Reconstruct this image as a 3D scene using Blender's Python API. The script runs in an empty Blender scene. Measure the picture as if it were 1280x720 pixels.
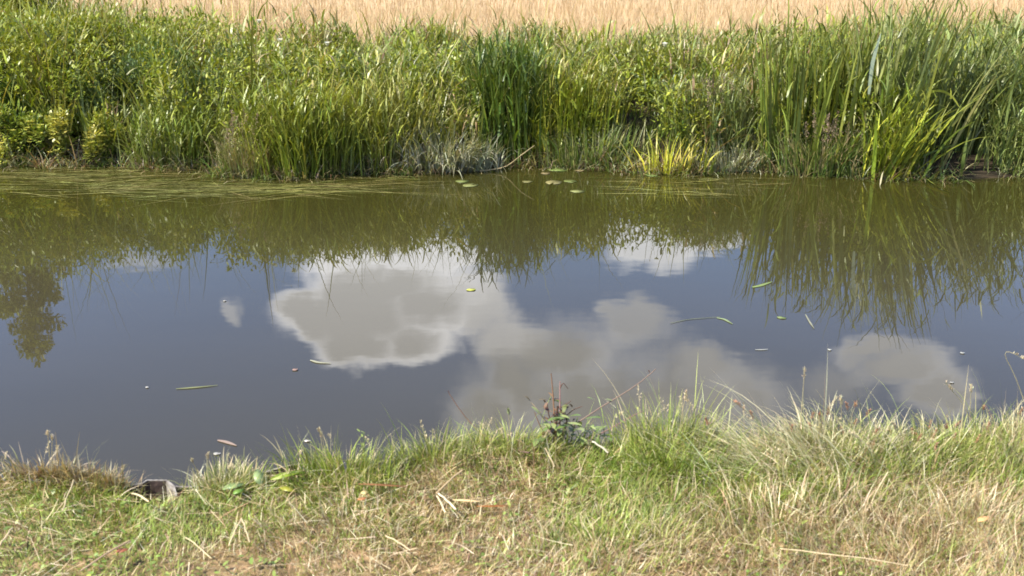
import bpy, math, random
import numpy as np
random.seed(7); RNG = np.random.default_rng(11)
R = math.radians; PI = math.pi
sc = bpy.context.scene
COL = sc.collection

# ------------------------------------------------------------------ camera
F = 1400.0; CAMZ = 2.0; PITCH = R(17.07)
CP, SP = math.cos(PITCH), math.sin(PITCH)
cd = bpy.data.cameras.new('camera'); cam = bpy.data.objects.new('camera', cd); COL.objects.link(cam)
cam.location = (0, 0, CAMZ); cam.rotation_euler = (PI/2 - PITCH, 0, 0)
cd.sensor_width = 36.0; cd.lens = 36.0*F/1280; cd.clip_start = .05; cd.clip_end = 3000
cd.dof.use_dof = True; cd.dof.focus_distance = 7.0; cd.dof.aperture_fstop = 5.6
sc.camera = cam

def spot(px, row, z=None, y=None):
    """world point seen at a photo position, on the level z or at the distance y"""
    u = (px-640)/F; v = (360-row)/F
    d = (u, CP+v*SP, -SP+v*CP)
    t = (z-CAMZ)/d[2] if z is not None else y/d[1]
    return np.array((d[0]*t, d[1]*t, CAMZ+d[2]*t))

# ------------------------------------------------------------------ small noise
_perm = np.random.default_rng(3).random((256, 256))
def vnoise(x, y):
    xi = np.floor(x).astype(int); yi = np.floor(y).astype(int)
    fx = x-xi; fy = y-yi; fx = fx*fx*(3-2*fx); fy = fy*fy*(3-2*fy)
    g = lambda a, b: _perm[a & 255, b & 255]
    return (g(xi, yi)*(1-fx)+g(xi+1, yi)*fx)*(1-fy)+(g(xi, yi+1)*(1-fx)+g(xi+1, yi+1)*fx)*fy
def fbm(x, y, o=4):
    x = np.asarray(x, float); y = np.asarray(y, float); s = 0; a = .5; n = 0
    for k in range(o):
        s = s+a*vnoise(x*2**k+17.3*k, y*2**k+5.1*k); n += a; a *= .5
    return s/n

# ------------------------------------------------------------------ object helpers
def link(o, parent=None):
    COL.objects.link(o)
    if parent is not None: o.parent = parent
    return o
def tag(o, label=None, cat=None, group=None, kind=None):
    if label: o['label'] = label
    if cat: o['category'] = cat
    if group: o['group'] = group
    if kind: o['kind'] = kind
    return o
def empty(name, loc=(0, 0, 0), label=None, cat=None, group=None):
    o = bpy.data.objects.new(name, None); o.location = tuple(float(c) for c in loc); o.empty_display_size = .1
    link(o); return tag(o, label, cat, group)

def meshobj(name, V, Q, cols, mat, parent=None, origin=(0, 0, 0), smooth=True):
    """V (n,3), Q (m,4) or (m,3); cols (n,3) per vertex own colour of the thing"""
    V = np.asarray(V, np.float32)-np.asarray(origin, np.float32); Q = np.asarray(Q, np.int32)
    me = bpy.data.meshes.new(name); k = Q.shape[1]
    me.vertices.add(len(V)); me.vertices.foreach_set('co', V.ravel())
    me.loops.add(Q.size); me.loops.foreach_set('vertex_index', Q.ravel())
    me.polygons.add(len(Q)); me.polygons.foreach_set('loop_start', np.arange(0, Q.size, k, dtype=np.int32))
    me.polygons.foreach_set('loop_total', np.full(len(Q), k, dtype=np.int32))
    me.polygons.foreach_set('use_smooth', np.full(len(Q), smooth))
    me.update(calc_edges=True)
    if cols is not None:
        at = me.color_attributes.new('tint', 'FLOAT_COLOR', 'POINT')
        c = np.ones((len(V), 4), np.float32); c[:, :3] = cols; at.data.foreach_set('color', c.ravel())
    me.materials.append(mat)
    o = bpy.data.objects.new(name, me); link(o, parent)
    if parent is None: o.location = tuple(float(c) for c in origin)
    return o

class Blades:
    """collects curved tapering blades / leaves and builds them as one mesh"""
    def __init__(self): self.V = []; self.Q = []; self.C = []; self.n = 0
    def add(self, base, h, w, az, lean, droop, col, segs=4, prof='blade', twist=None, power=1.6, tip=None):
        base = np.atleast_2d(np.asarray(base, float)); N = len(base)
        f = lambda a: np.broadcast_to(np.asarray(a, float), (N,)).copy()
        h, w, az, lean, droop = map(f, (h, w, az, lean, droop))
        tw = f(0 if twist is None else twist)
        col = np.broadcast_to(np.asarray(col, float), (N, 3))
        L = segs+1; t = np.linspace(0, 1, L)
        tm = (t[:-1]+t[1:])/2
        th = lean[:, None]+droop[:, None]*tm[None]**power
        ds = h[:, None]/segs
        r = np.concatenate([np.zeros((N, 1)), np.cumsum(np.sin(th)*ds, 1)], 1)
        z = np.concatenate([np.zeros((N, 1)), np.cumsum(np.cos(th)*ds, 1)], 1)
        P = np.stack([base[:, 0, None]+r*np.cos(az)[:, None], base[:, 1, None]+r*np.sin(az)[:, None], base[:, 2, None]+z], -1)
        if prof == 'blade': wp = np.clip(1-t**2.2, .04, 1)*np.clip(.75+t, 0, 1)
        elif prof == 'leaf': wp = np.sin(PI*np.clip(t, .03, .985)**.85)**.8
        elif prof == 'stem': wp = 1-.5*t
        elif prof == 'fine': wp = np.clip(1-t**1.5, .1, 1)
        sa = az+PI/2+tw
        side = np.stack([np.cos(sa), np.sin(sa), np.zeros(N)], -1)
        off = side[:, None, :]*(w[:, None]*wp[None]*.5)[..., None]
        A = P-off; B = P+off
        V = np.stack([A, B], 2).reshape(-1, 3)
        q = np.arange(segs)[None]*2+(np.arange(N)*L*2)[:, None]
        Q = np.stack([q, q+1, q+3, q+2], -1).reshape(-1, 4)+self.n
        C = np.repeat(col[:, None, :], L, 1)
        if tip is not None:
            k = (t**3)[None, :, None]*np.broadcast_to(np.asarray(tip[1], float), (N,))[:, None, None]
            C = C*(1-k)+np.asarray(tip[0])[None, None]*k
        C = np.repeat(C.reshape(-1, 3), 2, 0)
        self.V.append(V); self.Q.append(Q); self.C.append(C); self.n += len(V)
        return P
    def build(self, name, mat, parent=None, origin=(0, 0, 0)):
        return meshobj(name, np.concatenate(self.V), np.concatenate(self.Q), np.concatenate(self.C), mat, parent, origin)

def tube(pts, rad, sides=6, cap=True):
    """quad tube through points; returns V,Q"""
    pts = np.asarray(pts, float); n = len(pts); rad = np.broadcast_to(np.asarray(rad, float), (n,))
    T = np.gradient(pts, axis=0); T /= np.linalg.norm(T, axis=1)[:, None]+1e-9
    ref = np.array((0, 0, 1.)) if abs(T[0][2]) < .8 else np.array((1., 0, 0))
    V = []
    for i in range(n):
        a = np.cross(T[i], ref); a /= np.linalg.norm(a); b = np.cross(a, T[i])
        for k in range(sides):
            c = 2*PI*k/sides; V.append(pts[i]+rad[i]*(math.cos(c)*a+math.sin(c)*b))
    Q = [(i*sides+k, i*sides+(k+1) % sides, (i+1)*sides+(k+1) % sides, (i+1)*sides+k) for i in range(n-1) for k in range(sides)]
    return np.array(V), np.array(Q)
class Tubes:
    def __init__(self): self.V = []; self.Q = []; self.C = []; self.n = 0
    def add(self, pts, rad, col, sides=6):
        V, Q = tube(pts, rad, sides); self.V.append(V); self.Q.append(Q+self.n); self.n += len(V)
        self.C.append(np.broadcast_to(np.asarray(col, float), (len(V), 3)))
    def build(self, name, mat, parent=None, origin=(0, 0, 0)):
        return meshobj(name, np.concatenate(self.V), np.concatenate(self.Q), np.concatenate(self.C), mat, parent, origin)
def bend(p0, p1, sag=(0, 0, 0), n=9, jit=0):
    p0 = np.asarray(p0, float); p1 = np.asarray(p1, float); t = np.linspace(0, 1, n)[:, None]
    P = p0*(1-t)+p1*t+np.asarray(sag)*(4*t*(1-t))
    if jit: P[1:-1] += RNG.normal(0, jit, (n-2, 3))
    return P

# ------------------------------------------------------------------ materials
def newmat(name):
    m = bpy.data.materials.new(name); m.use_nodes = True; nt = m.node_tree
    for n in list(nt.nodes): nt.nodes.remove(n)
    out = nt.nodes.new('ShaderNodeOutputMaterial'); return m, nt, out
def N(nt, typ, **kw):
    n = nt.nodes.new(typ)
    for k, v in kw.items(): setattr(n, k, v)
    return n
def plant_mat(name, transl=.35, rough=.45, spec=.4, var=.25, tsat=(1.25, 1.15, .45)):
    m, nt, out = newmat(name)
    at = N(nt, 'ShaderNodeAttribute', attribute_name='tint')
    tc = N(nt, 'ShaderNodeNewGeometry')
    no = N(nt, 'ShaderNodeTexNoise'); no.inputs['Scale'].default_value = 9; no.inputs['Detail'].default_value = 4
    nt.links.new(tc.outputs['Position'], no.inputs['Vector'])
    mr = N(nt, 'ShaderNodeMapRange'); mr.inputs['From Min'].default_value = .3; mr.inputs['From Max'].default_value = .7
    mr.inputs['To Min'].default_value = 1-var; mr.inputs['To Max'].default_value = 1+var
    nt.links.new(no.outputs['Fac'], mr.inputs['Value'])
    mu = N(nt, 'ShaderNodeVectorMath', operation='MULTIPLY')
    nt.links.new(at.outputs['Color'], mu.inputs[0]); nt.links.new(mr.outputs[0], mu.inputs[1])
    p = N(nt, 'ShaderNodeBsdfPrincipled'); p.inputs['Roughness'].default_value = rough
    p.inputs['Specular IOR Level'].default_value = spec
    nt.links.new(mu.outputs[0], p.inputs['Base Color'])
    m2 = N(nt, 'ShaderNodeVectorMath', operation='MULTIPLY'); m2.inputs[1].default_value = tsat
    nt.links.new(mu.outputs[0], m2.inputs[0])
    tr = N(nt, 'ShaderNodeBsdfTranslucent'); nt.links.new(m2.outputs[0], tr.inputs['Color'])
    mx = N(nt, 'ShaderNodeMixShader'); mx.inputs[0].default_value = transl
    nt.links.new(p.outputs[0], mx.inputs[1]); nt.links.new(tr.outputs[0], mx.inputs[2])
    nt.links.new(mx.outputs[0], out.inputs['Surface']); return m
M_LEAF = plant_mat('green_leaf', .22, .42, .5)
M_DRY = plant_mat('dry_straw', .22, .6, .3, tsat=(1.1, 1, .8))
M_STEM = plant_mat('stem_bark', .0, .6, .3)
M_FLOAT = plant_mat('floating_leaf', .1, .35, .4)
def solid_mat(name, c1, c2, scale=6, rough=.9, bump=.3, c3=None, stretch=(1, 1, 1), spec=.2, bscale=60, detail=7, metal=0):
    m, nt, out = newmat(name)
    ge = N(nt, 'ShaderNodeNewGeometry'); mp = N(nt, 'ShaderNodeMapping'); mp.inputs['Scale'].default_value = stretch
    nt.links.new(ge.outputs['Position'], mp.inputs['Vector'])
    no = N(nt, 'ShaderNodeTexNoise'); no.inputs['Scale'].default_value = scale; no.inputs['Detail'].default_value = detail; no.inputs['Roughness'].default_value = .62
    nt.links.new(mp.outputs[0], no.inputs['Vector'])
    cr = N(nt, 'ShaderNodeValToRGB'); e = cr.color_ramp.elements
    e[0].position = .34; e[0].color = (*c1, 1); e[1].position = .66; e[1].color = (*c2, 1)
    if c3: k = cr.color_ramp.elements.new(.52); k.color = (*c3, 1)
    nt.links.new(no.outputs['Fac'], cr.inputs[0])
    p = N(nt, 'ShaderNodeBsdfPrincipled'); p.inputs['Roughness'].default_value = rough; p.inputs['Specular IOR Level'].default_value = spec
    p.inputs['Metallic'].default_value = metal
    nt.links.new(cr.outputs[0], p.inputs['Base Color'])
    n2 = N(nt, 'ShaderNodeTexNoise'); n2.inputs['Scale'].default_value = bscale; n2.inputs['Detail'].default_value = 5
    nt.links.new(mp.outputs[0], n2.inputs['Vector'])
    bp = N(nt, 'ShaderNodeBump'); bp.inputs['Strength'].default_value = bump; bp.inputs['Distance'].default_value = .01
    nt.links.new(n2.outputs['Fac'], bp.inputs['Height']); nt.links.new(bp.outputs[0], p.inputs['Normal'])
    nt.links.new(p.outputs[0], out.inputs['Surface']); return m
M_SOIL = solid_mat('thatch_soil', (.09, .06, .03), (.34, .22, .12), 14, c3=(.18, .13, .06), bump=.8)
M_MUD = solid_mat('bank_mud', (.014, .012, .007), (.05, .036, .02), 5, bump=.6)
M_FIELD = solid_mat('dry_field', (.38, .27, .14), (.48, .35, .195), .35, bump=.5, bscale=25)
M_STEEL_LIT = solid_mat('lit_weathered_steel', (.12, .10, .08), (.40, .37, .33), 40, rough=.6, bump=.3, c3=(.27, .24, .20), spec=.4, metal=.2)  # pale copy of the sheet steel, sunlight put into its colour
M_RUST_SHADED = solid_mat('shaded_rusty_steel', (.02, .015, .012), (.085, .06, .05), 25, rough=.7, bump=.3)  # rusty face of the same sheet, shade put into its dark colour
M_BARK = solid_mat('bark', (.08, .06, .04), (.20, .16, .11), 12, bump=.8)

# water
m, nt, out = newmat('murky_water')
p = N(nt, 'ShaderNodeBsdfPrincipled'); p.inputs['IOR'].default_value = 1.38; p.inputs['Roughness'].default_value = .012
p.inputs['Specular IOR Level'].default_value = .5
ge = N(nt, 'ShaderNodeNewGeometry'); no = N(nt, 'ShaderNodeTexNoise'); no.inputs['Scale'].default_value = .35; no.inputs['Detail'].default_value = 3
nt.links.new(ge.outputs['Position'], no.inputs['Vector'])
cr = N(nt, 'ShaderNodeValToRGB'); cr.color_ramp.elements[0].color = (.041, .036, .021, 1); cr.color_ramp.elements[1].color = (.048, .042, .025, 1)
cr.color_ramp.elements[0].position = .35; cr.color_ramp.elements[1].position = .65
sy = N(nt, 'ShaderNodeSeparateXYZ'); nt.links.new(ge.outputs['Position'], sy.inputs[0])
mr = N(nt, 'ShaderNodeMapRange', interpolation_type='SMOOTHSTEP'); mr.inputs['From Min'].default_value = 5.5; mr.inputs['From Max'].default_value = 9.3; nt.links.new(sy.outputs[1], mr.inputs['Value'])
mw = N(nt, 'ShaderNodeMix', data_type='RGBA'); mw.inputs[7].default_value = (.033, .031, .007, 1)   # golden green bank reflection painted into the water colour towards the far bank
nt.links.new(mr.outputs[0], mw.inputs[0]); nt.links.new(cr.outputs[0], mw.inputs[6])
nt.links.new(no.outputs['Fac'], cr.inputs[0]); nt.links.new(mw.outputs[2], p.inputs['Base Color'])
mp = N(nt, 'ShaderNodeMapping'); mp.inputs['Scale'].default_value = (1, 1.6, 1); nt.links.new(ge.outputs['Position'], mp.inputs['Vector'])
n2 = N(nt, 'ShaderNodeTexNoise'); n2.inputs['Scale'].default_value = 2.2; n2.inputs['Detail'].default_value = 2.5; n2.inputs['Roughness'].default_value = .45
nt.links.new(mp.outputs[0], n2.inputs['Vector'])
bp = N(nt, 'ShaderNodeBump'); bp.inputs['Strength'].default_value = 1; bp.inputs['Distance'].default_value = .0006
nt.links.new(n2.outputs['Fac'], bp.inputs['Height']); nt.links.new(bp.outputs[0], p.inputs['Normal'])
nt.links.new(p.outputs[0], out.inputs['Surface']); M_WATER = m

# ------------------------------------------------------------------ terrain
def bank_x(px, row, z=0.): return spot(px, row, z=z)
SH = [(-900, 214), (-300, 212), (0, 207), (150, 209), (250, 212), (290, 221), (360, 224), (430, 219), (520, 217), (590, 213), (640, 208),
      (740, 211), (800, 216), (860, 218), (930, 213), (1000, 219), (1080, 224), (1200, 225), (1280, 222), (1500, 224), (2200, 220)]
SHP = np.array([spot(a, b, z=0)[:2] for a, b in SH])
def shore(x): return np.interp(x, SHP[:, 0], SHP[:, 1])+.05*(fbm(np.asarray(x, float)*2.5, 0*np.asarray(x, float)+3)-.5)
def far_z(x, y):
    s = y-shore(x)
    z = np.interp(s, [-2.5, -.5, 0, .35, 1.2, 2.5, 5, 12], [-.9, -.25, -.01, .12, .3, .46, .58, .6])
    return z+np.clip(s, 0, 1)*.10*(fbm(np.asarray(x)*.9, np.asarray(y)*.9)-.5)
ED = [(-900, 604), (0, 602), (150, 606), (215, 605), (330, 591), (375, 586), (450, 594), (520, 580), (620, 565), (700, 560), (800, 560), (900, 560), (1000, 560), (1100, 566), (1180, 562), (1280, 550), (1700, 530)]
EDP = np.array([spot(a, b, z=.35)[:2] for a, b in ED])
def edge(x): return np.interp(x, EDP[:, 0], EDP[:, 1])
GAP = spot(196, 614, z=.33)
def near_z(x, y):
    x = np.asarray(x, float); y = np.asarray(y, float)
    z = .35+.06*(fbm(x*1.3+9, y*1.3)-.5)+.03*(fbm(x*5, y*5)-.5)
    g = np.exp(-(((x-GAP[0])/.11)**2+((y-(GAP[1]+.03))/.09)**2)); z = z-.10*g
    s = y-edge(x)
    return np.where(s > 0, np.interp(s, [0, .02, .5, 2.5], [0, -.35, -.75, -1.1])+z, z)
def sheet(name, X, Y, fz, mat, kind='structure'):
    gx, gy = np.meshgrid(X, Y); gz = fz(gx, gy)
    V = np.stack([gx, gy, gz], -1).reshape(-1, 3); nx = len(X); ny = len(Y)
    i = (np.arange(ny-1)[:, None]*nx+np.arange(nx-1)[None]).ravel()
    Q = np.stack([i, i+1, i+1+nx, i+nx], -1)
    o = meshobj(name, V, Q, None, mat); tag(o, kind=kind); return o
XF = np.unique(np.concatenate([np.linspace(-9, 9, 300), [-600, -300, -150, -80, -40, -25, -17, -12, 12, 17, 25, 40, 80, 150, 300, 600]]))
XN = np.unique(np.concatenate([np.linspace(-3.2, 3.2, 380), [-600, -200, -80, -30, -12, -7, -4.5, 4.5, 7, 12, 30, 80, 200, 600]]))
YN = np.unique(np.concatenate([[-600, -200, -60, -20, -6, -2, 0, 1], np.linspace(1.6, 4.2, 190), [5, 6, 6.9]]))
o = sheet('near_bank', XN, YN, near_z, M_SOIL); tag(o, 'mown straw strewn bank in the foreground', 'bank')
YF = np.concatenate([[6.9], np.linspace(7.6, 14, 110)])
o = sheet('far_bank', XF, YF, far_z, M_MUD); tag(o, 'overgrown muddy bank across the river', 'bank')
o = sheet('field', XF, np.array([14, 15, 17, 20, 25, 32, 40, 60, 100, 200, 400, 900.]), far_z, M_FIELD); tag(o, 'dry tan field beyond the far bank', 'field')
o = meshobj('water', [(-600, 3.0, 0), (600, 3.0, 0), (600, 12.5, 0), (-600, 12.5, 0)], [(0, 1, 2, 3)], None, M_WATER)
tag(o, 'still murky river reflecting sky and clouds', 'river', kind='structure')

# ------------------------------------------------------------------ colour picking
def mixcol(n, pal, jit=.14):
    """random own colours picked among a palette [(weight, rgb)...] with light variation"""
    w = np.array([p[0] for p in pal], float); w /= w.sum(); k = RNG.choice(len(pal), n, p=w)
    c = np.array([p[1] for p in pal], float)[k]
    c = c*np.exp(RNG.normal(0, jit, (n, 1)))*np.exp(RNG.normal(0, jit*.35, (n, 3))); return np.clip(c, .005, .9)
G_GRASS = [(5, (.22, .26, .020)), (3, (.31, .325, .034)), (2, (.12, .16, .014)), (1.6, (.38, .34, .09))]
G_DEEP = [(5, (.075, .125, .014)), (3, (.115, .17, .020)), (1, (.20, .24, .034))]
G_BUSH = [(5, (.21, .255, .020)), (3, (.31, .33, .034)), (2, (.09, .13, .012)), (.6, (.40, .38, .07))]
G_YEL = [(4, (.56, .53, .05)), (3, (.44, .46, .04)), (2, (.50, .44, .10))]
G_GREY = [(4, (.34, .35, .22)), (3, (.48, .47, .36)), (2, (.22, .24, .11))]
G_STRAW = [(4, (.50, .40, .22)), (3, (.42, .31, .16)), (2, (.60, .52, .33)), (1, (.30, .20, .10))]
G_BLUE = [(4, (.18, .225, .055)), (3, (.24, .28, .09)), (1, (.11, .15, .025))]
G_BROWN = [(3, (.20, .12, .07)), (2, (.28, .18, .11)), (1, (.12, .07, .045))]

def tuft_blades(B, cx, cy, n, hmean, w, gz, pal, spread=.12, lean=.18, droop=.7, segs=5, bias=None, tipdry=.3, shade=None, hvar=.25, jit=.12):
    """n blades around each tuft centre (arrays cx, cy); hmean per tuft"""
    K = len(cx); idx = np.repeat(np.arange(K), n); T = len(idx)
    ang = RNG.random(T)*2*PI; rr = spread*np.sqrt(RNG.random(T))
    x = cx[idx]+rr*np.cos(ang); y = cy[idx]+rr*np.sin(ang)
    base = np.stack([x, y, gz(x, y)-.01], -1)
    h = hmean[idx]*np.exp(RNG.normal(0, hvar, T))
    az = ang+RNG.normal(0, .6, T); ln = np.abs(RNG.normal(0, lean, T))+rr/spread*lean*.8
    if bias is not None:
        vx = ln*np.cos(az)+bias[0]; vy = ln*np.sin(az)+bias[1]; az = np.arctan2(vy, vx); ln = np.hypot(vx, vy)
    dr = np.abs(RNG.normal(droop, droop*.5, T))
    tc = mixcol(K, pal, .16) if shade is None else shade
    col = tc[idx]*np.exp(RNG.normal(0, jit, (T, 1)))*np.exp(RNG.normal(0, .05, (T, 3)))
    B.add(base, h, w*np.exp(RNG.normal(0, .2, T)), az, ln, dr, col, segs=segs, twist=RNG.normal(0, .7, T),
          tip=((.35, .27, .10), RNG.random(T)*tipdry), power=1.8)

def culms(B, x, y, gz, h, nl, L, W, pal=None, col=None, lean=.12, up=.45, droop=1.2, t0=.25, bias=None, org=(0, 0, 0), segs=4, stemw=.005):
    """leafy grass stems: a thin culm with long drooping leaves along it"""
    n = len(x); g = gz(x, y) if callable(gz) else gz
    base = np.stack([x, y, g-.01], -1)-np.asarray(org)
    c = mixcol(n, pal, .14) if col is None else col
    az = RNG.random(n)*2*PI; ln = np.abs(RNG.normal(0, lean, n))
    if bias is not None:
        vx = ln*np.cos(az)+bias[0]; vy = ln*np.sin(az)+bias[1]; az = np.arctan2(vy, vx); ln = np.hypot(vx, vy)
    P = B.add(base, h, stemw, az, ln, RNG.random(n)*.25, c*.9, segs=5, prof='stem', twist=RNG.normal(0, .8, n))
    f0 = RNG.random(n)*2*PI
    for k in range(nl):
        t = np.clip(t0+(1-t0)*(k+RNG.random(n)*.8)/nl, 0, 1)*5; i = np.minimum(t.astype(int), 4); fr = (t-i)[:, None]
        q = P[np.arange(n), i]*(1-fr)+P[np.arange(n), i+1]*fr
        la = f0+k*PI+RNG.normal(0, .45, n)
        B.add(q, L*np.exp(RNG.normal(0, .28, n))*(1.1-.25*t/5), W*np.exp(RNG.normal(0, .25, n)), la, np.abs(up+RNG.normal(0, .22, n)), np.abs(RNG.normal(droop, .5, n)),
              c*np.exp(RNG.normal(0, .12, (n, 1))), segs=segs, twist=RNG.normal(0, .35, n), prof='blade', power=1.3, tip=((.40, .33, .12), (RNG.random(n)**3)*.8))

def leaf_cloud(B, cen, rad, n, size, pal, up=.5, segs=3, flat=.6, squash=None):
    """n leaves on a lumpy set of balls: cen (k,3), rad (k,)"""
    cen = np.atleast_2d(cen); rad = np.atleast_1d(rad); k = RNG.choice(len(cen), n, p=rad**2/np.sum(rad**2))
    d = RNG.normal(size=(n, 3)); d /= np.linalg.norm(d, axis=1)[:, None]
    r = rad[k]*RNG.random(n)**.45*np.exp(RNG.normal(0, .12, n))
    P = cen[k]+d*r[:, None]*np.array((1, 1, 1 if squash is None else squash))
    az = np.arctan2(d[:, 1], d[:, 0])+RNG.normal(0, .8, n)
    ln = np.clip(1.1-d[:, 2]*.6+RNG.normal(0, .4, n), .1, 2.4)
    bc = mixcol(len(cen), pal, .15); col = .5*bc[k]+.5*mixcol(n, pal, .15)
    B.add(P, size*np.exp(RNG.normal(0, .25, n)), size*flat*np.exp(RNG.normal(0, .2, n)), az, ln, RNG.random(n)*.7, col, segs=segs, prof='leaf', twist=RNG.normal(0, .5, n))

def leafy_stems(B, ST, bases, hs, pal, size=.05, per=26, lean=.12, whorl=.35, flat=.3, stemcol=(.12, .13, .05), segs=3, rad=.003, leanaz=None):
    """upright stems carrying leaves all the way up"""
    for b, h in zip(bases, hs):
        az = RNG.random()*2*PI if leanaz is None else leanaz+RNG.normal(0, .5); ln = abs(RNG.normal(lean, lean*.6))
        top = np.array(b)+h*np.array((math.sin(ln)*math.cos(az), math.sin(ln)*math.sin(az), math.cos(ln)))
        P = bend(b, top, (0, 0, 0), 7, .004); ST.add(P, np.linspace(rad, rad*.4, 7), stemcol, 4)
        n = max(4, int(per*h)); t = np.linspace(.12, 1, n)**.9; q = np.stack([np.interp(t*6, np.arange(7), P[:, i]) for i in range(3)], -1)
        a = np.arange(n)*2.4+RNG.normal(0, .3, n); c = mixcol(1, pal, .15)*np.exp(RNG.normal(0, .13, (n, 1)))
        sz = size*(1.15-.65*t)*np.exp(RNG.normal(0, .15, n))
        B.add(q, sz, sz*flat, a, .9-.5*t+RNG.normal(0, .15, n), .7*np.ones(n), c, segs=segs, prof='leaf')

def panicle(B, base, h, lean, az, col, n=40, length=.16, size=.012, spread=.025, stemcol=(.3, .27, .14), sw=.0025, prof='fine', droop=.2):
    P = B.add([base], h, sw, az, lean, droop, [stemcol], segs=6, prof='stem')[0]
    t0 = 1-length/h; t = np.clip(t0+(1-t0)*RNG.random(n), 0, 1)*6
    q = np.stack([np.interp(t, np.arange(7), P[:, i]) for i in range(3)], -1)
    k = (1-(t/6-t0)/(1-t0+1e-6)*.75)
    q = q+RNG.normal(0, 1, (n, 3))*spread*.35*k[:, None]
    c = np.asarray(col)*np.exp(RNG.normal(0, .18, (n, 1)))
    B.add(q, size*np.exp(RNG.normal(0, .25, n)), size*.4, RNG.random(n)*2*PI, .2+RNG.random(n)*.9, .3, c, segs=2, prof='leaf')

# ------------------------------------------------------------------ FAR BANK: stuff grass
PXH = np.array([(-600, 1.15), (0, 1.2), (100, 1.15), (200, 1.12), (300, 1.05), (400, .96), (550, .94), (650, .95), (750, .90), (900, .88), (960, .9), (1050, .98), (1200, 1.0), (1280, 1.05), (1900, 1.0)], float)
PXX = np.array([spot(a, 215, z=0)[0] for a in PXH[:, 0]])
def env(x): return np.interp(x, PXX, PXH[:, 1])
def gaps(x, s):
    """openings in the growth: chance (0..1) that nothing grows here"""
    g = np.zeros(np.shape(x))
    for px, ww, s0, s1, a in ((1205, .46, -.3, .42, .97), (622, .20, -.3, .5, .95), (322, .1, .4, .9, .8), (478, .12, .1, .6, .8), (690, .10, -.2, .45, .85), (950, .12, .0, .5, .85), (160, .14, -.1, .5, .8), (118, .22, .45, .95, .85), (60, .2, .5, .9, .6), (428, .14, .3, .75, .8), (250, .28, .5, 1.0, .75),
                              (440, .22, 1.0, 1.5, .7), (845, .2, .9, 1.3, .6), (775, .10, .1, .6, .7), (985, .10, .1, .7, .7), (530, .1, .35, .9, .6)):
        x0 = spot(px, 213, z=0)[0]; g = np.maximum(g, a*np.exp(-((x-x0)/ww)**4)*((s > s0)&(s < s1)))
    return g
B = Blades()
K = 1900
cx = RNG.uniform(-8.2, 8.2, K); s = RNG.random(K)**.8*4.6; cy = shore(cx)+.05+s
k = RNG.random(K) > gaps(cx, s); cx, cy, s = cx[k], cy[k], s[k]; K = len(cx); g = far_z(cx, cy)
topz = env(cx)*np.interp(s, [0, .3, .8, 2, 4.6], [.45, .72, .98, 1.0, .97])
topz = topz*np.clip(.12+1.7*fbm(cx*1.9, cy*1.9+40), .45, 1.1); kp = fbm(cx*1.5+70, cy*1.5, 3)
hm = np.clip(topz-g, .16, 1.2)*1.08
n1 = fbm(cx*.8+3, cy*.9, 3)
hm = np.where(kp < .41, hm*.35, hm)
sh = mixcol(K, G_GRASS, .12)
dry = (s > 2.6) & (RNG.random(K) < .25)
sh[dry] = mixcol(dry.sum(), G_STRAW, .1)*.8
deep = n1 < .40; sh[deep] = mixcol(deep.sum(), G_DEEP, .12)
pale = (fbm(cx*1.7+30, cy*1.9, 3) > .6); sh[pale] = .5*sh[pale]+.5*mixcol(pale.sum(), G_BLUE, .1)
tuft_blades(B, cx, cy, 17, hm, .0125, far_z, None, spread=.10, lean=.17, droop=.75, segs=5, shade=sh, tipdry=.45)
# a fringe of short and dead blades hanging over the water
K = 700; cx = RNG.uniform(-8.2, 8.2, K); k = RNG.random(K) > gaps(cx, 0*cx)*.8; cx = cx[k]; K = len(cx); cy = shore(cx)+RNG.uniform(-.08, .12, K)
tuft_blades(B, cx, cy, 12, RNG.uniform(.10, .30, K), .008, lambda x, y: np.maximum(far_z(x, y), -.01), None, spread=.07, lean=.5, droop=1.3, segs=4,
            bias=(0, -.25), shade=mixcol(K, [(4, (.12, .17, .04)), (3, (.30, .25, .13)), (2, (.22, .15, .08)), (1, (.33, .33, .2))], .15))
K = 9500
cx = RNG.uniform(-8.2, 8.2, K); s = RNG.random(K)**.85*4.0+.02; cy = shore(cx)+s; g = far_z(cx, cy)
cover = fbm(cx*1.5+70, cy*1.5, 3); kk = (cover > .43)&(RNG.random(K) > gaps(cx, s))&((cx > -2.3) | (RNG.random(K) < .42)); cx, cy, s, g, cover = cx[kk], cy[kk], s[kk], g[kk], cover[kk]; K = len(cx)
topz = env(cx)*np.interp(s, [0, .3, .8, 2, 4.6], [.38, .62, .95, 1.0, .98])*np.clip(.12+1.75*fbm(cx*1.9, cy*1.9+40), .45, 1.12)*np.exp(RNG.normal(0, .07, K))
hue = np.clip((fbm(cx*1.1+5, cy*1.1+9, 3)-.5)*4+.5, 0, 1)[:, None]
cc = hue*mixcol(K, G_GRASS, .12)+(1-hue)*mixcol(K, [(3, (.14, .175, .022)), (2, (.25, .27, .065)), (1, (.34, .34, .14))], .12)
old = (fbm(cx*2.3+21, cy*2.3+8, 3) > .58)&(RNG.random(K) < .5) | (RNG.random(K) < .03)
cc[old] = mixcol(old.sum(), [(3, (.40, .31, .16)), (2, (.30, .20, .11)), (2, (.34, .33, .14))], .12)
culms(B, cx, cy, g, np.clip(topz-g, .14, 1.2), 5, .22, .0185, col=cc, lean=.15)
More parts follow.
